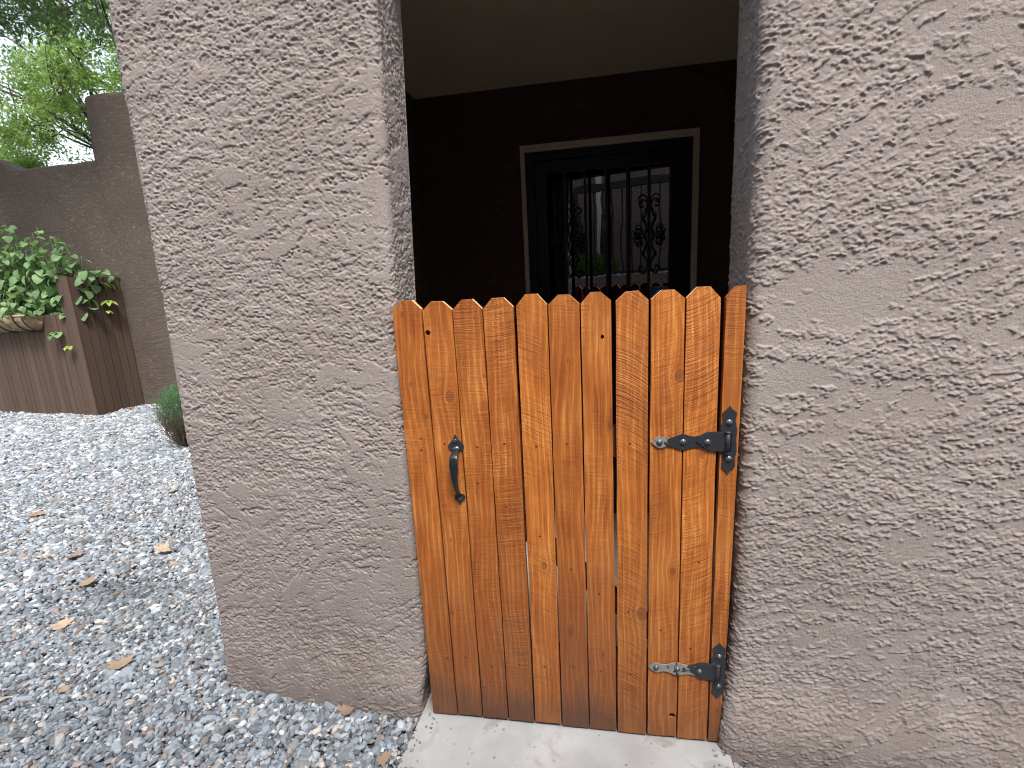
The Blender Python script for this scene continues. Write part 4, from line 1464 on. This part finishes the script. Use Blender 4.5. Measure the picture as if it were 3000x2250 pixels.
A = pebble_points()
n = len(A)
me = bpy.data.meshes.new('gravel')
me.vertices.add(n)
me.vertices.foreach_set('co', A[:, :3].astype(np.float32).ravel())
g = np.random.default_rng(78)
rot = np.stack([g.normal(0, .28, n), g.normal(0, .28, n), g.uniform(0, 6.283, n)], 1)
scl = np.stack([A[:, 3] * g.uniform(1.0, 1.6, n), A[:, 3] * g.uniform(.75, 1.05, n), A[:, 3] * g.uniform(.55, .9, n)], 1)
tone = np.clip(g.normal(.57, .20, n) - .18 * (A[:, 3] < .0065), 0, 1)
tone = np.clip(tone - .24 * np.exp(-(((A[:, 0] + 1.86) / .26) ** 2 + ((A[:, 1] - .55) / .13) ** 2)), 0, 1)   # damp soil on the stones in the hollow
tone = np.where(A[:, 2] > 1, np.clip(tone + .35, 0, 1), tone)
for nm, typ, dat in (('rot', 'FLOAT_VECTOR', rot), ('scl', 'FLOAT_VECTOR', scl)):
    a = me.attributes.new(nm, typ, 'POINT')
    a.data.foreach_set('vector', dat.astype(np.float32).ravel())
for nm, dat in (('tone', tone), ('hue', g.random(n))):
    a = me.attributes.new(nm, 'FLOAT', 'POINT')
    a.data.foreach_set('value', dat.astype(np.float32))
a = me.attributes.new('pick', 'INT', 'POINT')
a.data.foreach_set('value', g.integers(0, 6, n).astype(np.int32))
gravel = tag(link('gravel', me, mat_pebble), 'loose bed of grey, blue-grey and white river pebbles', 'gravel', kind='stuff')

nt = bpy.data.node_groups.new('pebble_bed', 'GeometryNodeTree')
nt.interface.new_socket('Geometry', in_out='INPUT', socket_type='NodeSocketGeometry')
nt.interface.new_socket('Geometry', in_out='OUTPUT', socket_type='NodeSocketGeometry')
gn = lambda t: nt.nodes.new(t)
gi, go = gn('NodeGroupInput'), gn('NodeGroupOutput')
g2i = gn('GeometryNodeGeometryToInstance')
for k in range(6):
    ico = gn('GeometryNodeMeshIcoSphere')
    ico.inputs['Subdivisions'].default_value = 3
    sp_ = gn('GeometryNodeSetPosition')
    nz = gn('ShaderNodeTexNoise'); nz.noise_dimensions = '4D'
    nz.inputs['W'].default_value = 3.7 * k + 1; nz.inputs['Scale'].default_value = 0.85; nz.inputs['Detail'].default_value = 1.0
    pos = gn('GeometryNodeInputPosition')
    nt.links.new(pos.outputs[0], nz.inputs['Vector'])
    sb = gn('ShaderNodeVectorMath'); sb.operation = 'SUBTRACT'
    nt.links.new(nz.outputs['Color'], sb.inputs[0]); sb.inputs[1].default_value = (.5, .5, .5)
    ml = gn('ShaderNodeVectorMath'); ml.operation = 'SCALE'; ml.inputs['Scale'].default_value = 1.15
    nt.links.new(sb.outputs[0], ml.inputs[0])
    nt.links.new(ico.outputs[0], sp_.inputs['Geometry'])
    nt.links.new(ml.outputs[0], sp_.inputs['Offset'])
    ss = gn('GeometryNodeSetShadeSmooth')
    nt.links.new(sp_.outputs[0], ss.inputs[0])
    sm = gn('GeometryNodeSetMaterial'); sm.inputs['Material'].default_value = mat_pebble
    nt.links.new(ss.outputs[0], sm.inputs[0])
    nt.links.new(sm.outputs[0], g2i.inputs[0])
iop = gn('GeometryNodeInstanceOnPoints')
nt.links.new(gi.outputs[0], iop.inputs['Points'])
nt.links.new(g2i.outputs[0], iop.inputs['Instance'])
iop.inputs['Pick Instance'].default_value = True


def named(nm, typ):
    nd = gn('GeometryNodeInputNamedAttribute'); nd.data_type = typ; nd.inputs['Name'].default_value = nm
    return nd.outputs[0]


e2r = gn('FunctionNodeEulerToRotation')
nt.links.new(named('rot', 'FLOAT_VECTOR'), e2r.inputs[0])
nt.links.new(e2r.outputs[0], iop.inputs['Rotation'])
nt.links.new(named('scl', 'FLOAT_VECTOR'), iop.inputs['Scale'])
nt.links.new(named('pick', 'INT'), iop.inputs['Instance Index'])
nt.links.new(iop.outputs[0], go.inputs[0])
md = gravel.modifiers.new('pebble_bed', 'NODES')
md.node_group = nt


# ------------------------------------------------------------------ fallen leaves
def dry_leaf_mesh(seed, curl):
    g = np.random.default_rng(seed)
    pts = []
    lob = [(0, .02), (-.05, .20), (-.34, .16), (-.50, .30), (-.34, .42), (-.52, .60), (-.36, .66), (-.24, .78), (-.14, .74), (0, 1.0), (.12, .76), (.26, .80), (.34, .64), (.52, .58), (.36, .42), (.48, .28), (.32, .16), (.05, .20)]
    bm = bmesh.new()
    c = bm.verts.new((0, .42, 0))
    ring = []
    for x, y in lob:
        x *= g.uniform(.85, 1.15); y *= g.uniform(.94, 1.06)
        ring.append(bm.verts.new((x, y, curl * (x * x * 1.3 + (y - .5) ** 2 * .8) + g.normal(0, .02))))
    for a, b in zip(ring, ring[1:] + ring[:1]):
        bm.faces.new((c, a, b))
    bmesh.ops.subdivide_edges(bm, edges=bm.edges, cuts=1)
    for v in bm.verts:
        v.co.z += g.normal(0, .012)
    tube_bm([(0, .03, .01), (.02, -.12, .03), (.05, -.26, .01)], .012, 4, bm)
    return bm_mesh('fallen_leaf', bm, True)


FL = [(-3.401, 1.244, .12, .4, 'brown dry leaf on open gravel between the shrub and the scuffed hollow'), (-1.950, .935, .125, .9, 'brown dry leaf on the gravel close beside the stucco pier'), (-2.526, .815, .11, .5, 'tan dry leaf on the gravel just behind the scuffed hollow'),
      (-2.110, .526, .11, .7, 'brown dry leaf beside the scuffed hollow in the gravel'), (-1.849, .283, .115, .3, 'tan dry leaf between the scuffed hollow and the large pale leaf'), (-1.410, .135, .125, .25, 'large pale tan lobed dry leaf on the gravel'),
      (-.33, -.035, .075, .3, 'small tan leaf on the gravel at the foot of the pier'), (-.085, -.165, .06, .2, 'small tan leaf beside the edge of the concrete slab'), (-1.692, -.097, .09, .4, 'rust brown leaf half buried in the pebbles'),
      (-5.02, 3.15, .13, .9, 'brown leaf standing on edge in front of the board planter'), (-1.46, -.06, .06, .2, 'slim pale leaf flake on the grey gravel'), (-6.05, 4.45, .12, .6, 'brown leaves caught at the foot of the dark side boards'), (-2.75, 1.72, .11, .8, 'tan leaf against the gravel behind the pier')]
lm = [dry_leaf_mesh(s, .2 + .25 * (s % 3)) for s in range(4)]
for i, (x, y, s, tilt, lb) in enumerate(FL):
    o = link('fallen_leaf', lm[i % 4], mat_dry, None, (x, y, float(gz(x, y)) + .010 + .012 * tilt), (tilt * .35, tilt * .2 * (-1) ** i, 1.9 * i + .6))
    o.scale = (s * .82,) * 3
    tag(o, lb, 'leaf', 'dry leaves fallen on the gravel')
FL_pale = None

# ------------------------------------------------------------------ across the path, behind the camera (seen in the door glass)
rw = link('retaining_wall', box_mesh('retaining_wall', -5.0, 4.6, -2.52, -2.34, -0.1, 1.515, 0.012), mat_stucco_opp)
tag(rw, 'low stucco retaining wall across the path, holding the raised gravel bed', 'wall')
tb = link('terrace', box_mesh('terrace', -5.0, 4.6, -3.9, -2.521, -0.1, 1.495), mat_ground)
tag(tb, kind='structure')
ow = link('neighbour_wall', box_mesh('neighbour_wall', -5.0, 4.6, -4.3, -3.901, -0.1, 6.8, 0.03), mat_stucco_opp)  # wall shows in the glass; unseen upper height added to shade the lower piers
tag(ow, 'tall brown stucco house wall across the path', 'wall')
fence = tag(empty('iron_fence', (0, -2.6, 1.50)), 'black iron fence with slim bars on the raised bed', 'fence')
link('top_rail', box_mesh('top_rail', -4.9, 3.2, -.03, .03, 1.20, 1.29, .004, 1), mat_fence, fence)
link('bottom_rail', box_mesh('bottom_rail', -4.9, 3.2, -.015, .015, .045, .085, .003, 1), mat_fence, fence)
fb = box_mesh('fence_bar', -.011, .011, -.011, .011, 0.0, 1.1995)
for i in range(62):
    link('fence_bar', fb, mat_fence, fence, (-4.85 + i * .128, 0, 0))
dsp = link('downspout', box_mesh('downspout', -.60, -.53, -3.90 + .003, -3.83, 1.50, 4.39, .01), mat_spout)
tag(dsp, 'white downspout running down the wall across the path', 'downspout')
post = empty('tapered_post', (-.34, -3.3, 1.50))
tag(post, 'dark tapered post with a small pale plate on the raised bed', 'post')
bm = bmesh.new()
vs = [bm.verts.new(v) for v in ((-.11, -.05, 0), (.11, -.05, 0), (.11, .05, 0), (-.11, .05, 0), (-.075, -.04, .96), (.075, -.04, .96), (.075, .04, .96), (-.075, .04, .96))]
for f in ((3, 2, 1, 0), (4, 5, 6, 7), (0, 1, 5, 4), (1, 2, 6, 5), (2, 3, 7, 6), (3, 0, 4, 7)):
    bm.faces.new([vs[i] for i in f])
link('shaft', bm_mesh('shaft', bm, bevel=.006), mat_darkpost, post)
link('plate', box_mesh('plate', -.055, .0, .046, .05, .75, .86), mat_pale, post)


def leafball(name, loc, rad, n, leaf, mat, seed, label, cat):
    g = np.random.default_rng(seed)
    root = tag(empty(name, loc), label, cat)
    u = g.normal(0, 1, (n, 3)); u /= np.linalg.norm(u, axis=1, keepdims=True)
    c = u * (g.random(n) ** .4)[:, None] * np.array(rad) + np.array([0, 0, rad[2]])
    if name == 'conifer':
        c[:, :2] *= (1.25 - c[:, 2:3] / (2 * rad[2]))
    d = g.normal(0, 1, (n, 3)); d /= np.linalg.norm(d, axis=1, keepdims=True)
    s_ = np.cross(d, g.normal(0, 1, (n, 3))); s_ /= np.linalg.norm(s_, axis=1, keepdims=True)
    V = np.stack([c, c + d * leaf * .5 + s_ * leaf * .3, c + d * leaf, c + d * leaf * .5 - s_ * leaf * .3], 1).reshape(-1, 3)
    me = mesh_np('foliage', V, np.arange(4 * n).reshape(-1, 4))
    a = me.attributes.new('tone', 'FLOAT', 'POINT')
    a.data.foreach_set('value', np.repeat(g.random(n), 4).astype(np.float32))
    link('foliage', me, mat, root)['kind'] = 'stuff'
    link('stem', bm_mesh('stem', tube_bm([(0, 0, -.05), (0, 0, rad[2])], .03, 6), True), mat_bark, root)


leafball('conifer', (-.90, -3.3, 1.5), (.24, .24, .72), 5000, .05, mat_needle, 41, 'slender green conifer beside the fence across the path', 'conifer')
leafball('low_bush', (-.55, -3.25, 1.48), (.42, .25, .20), 3500, .045, mat_treeleaf, 42, 'low yellow-green bush on the raised bed behind the fence', 'bush')
print('plant leaves', nl, 'pebbles', n)
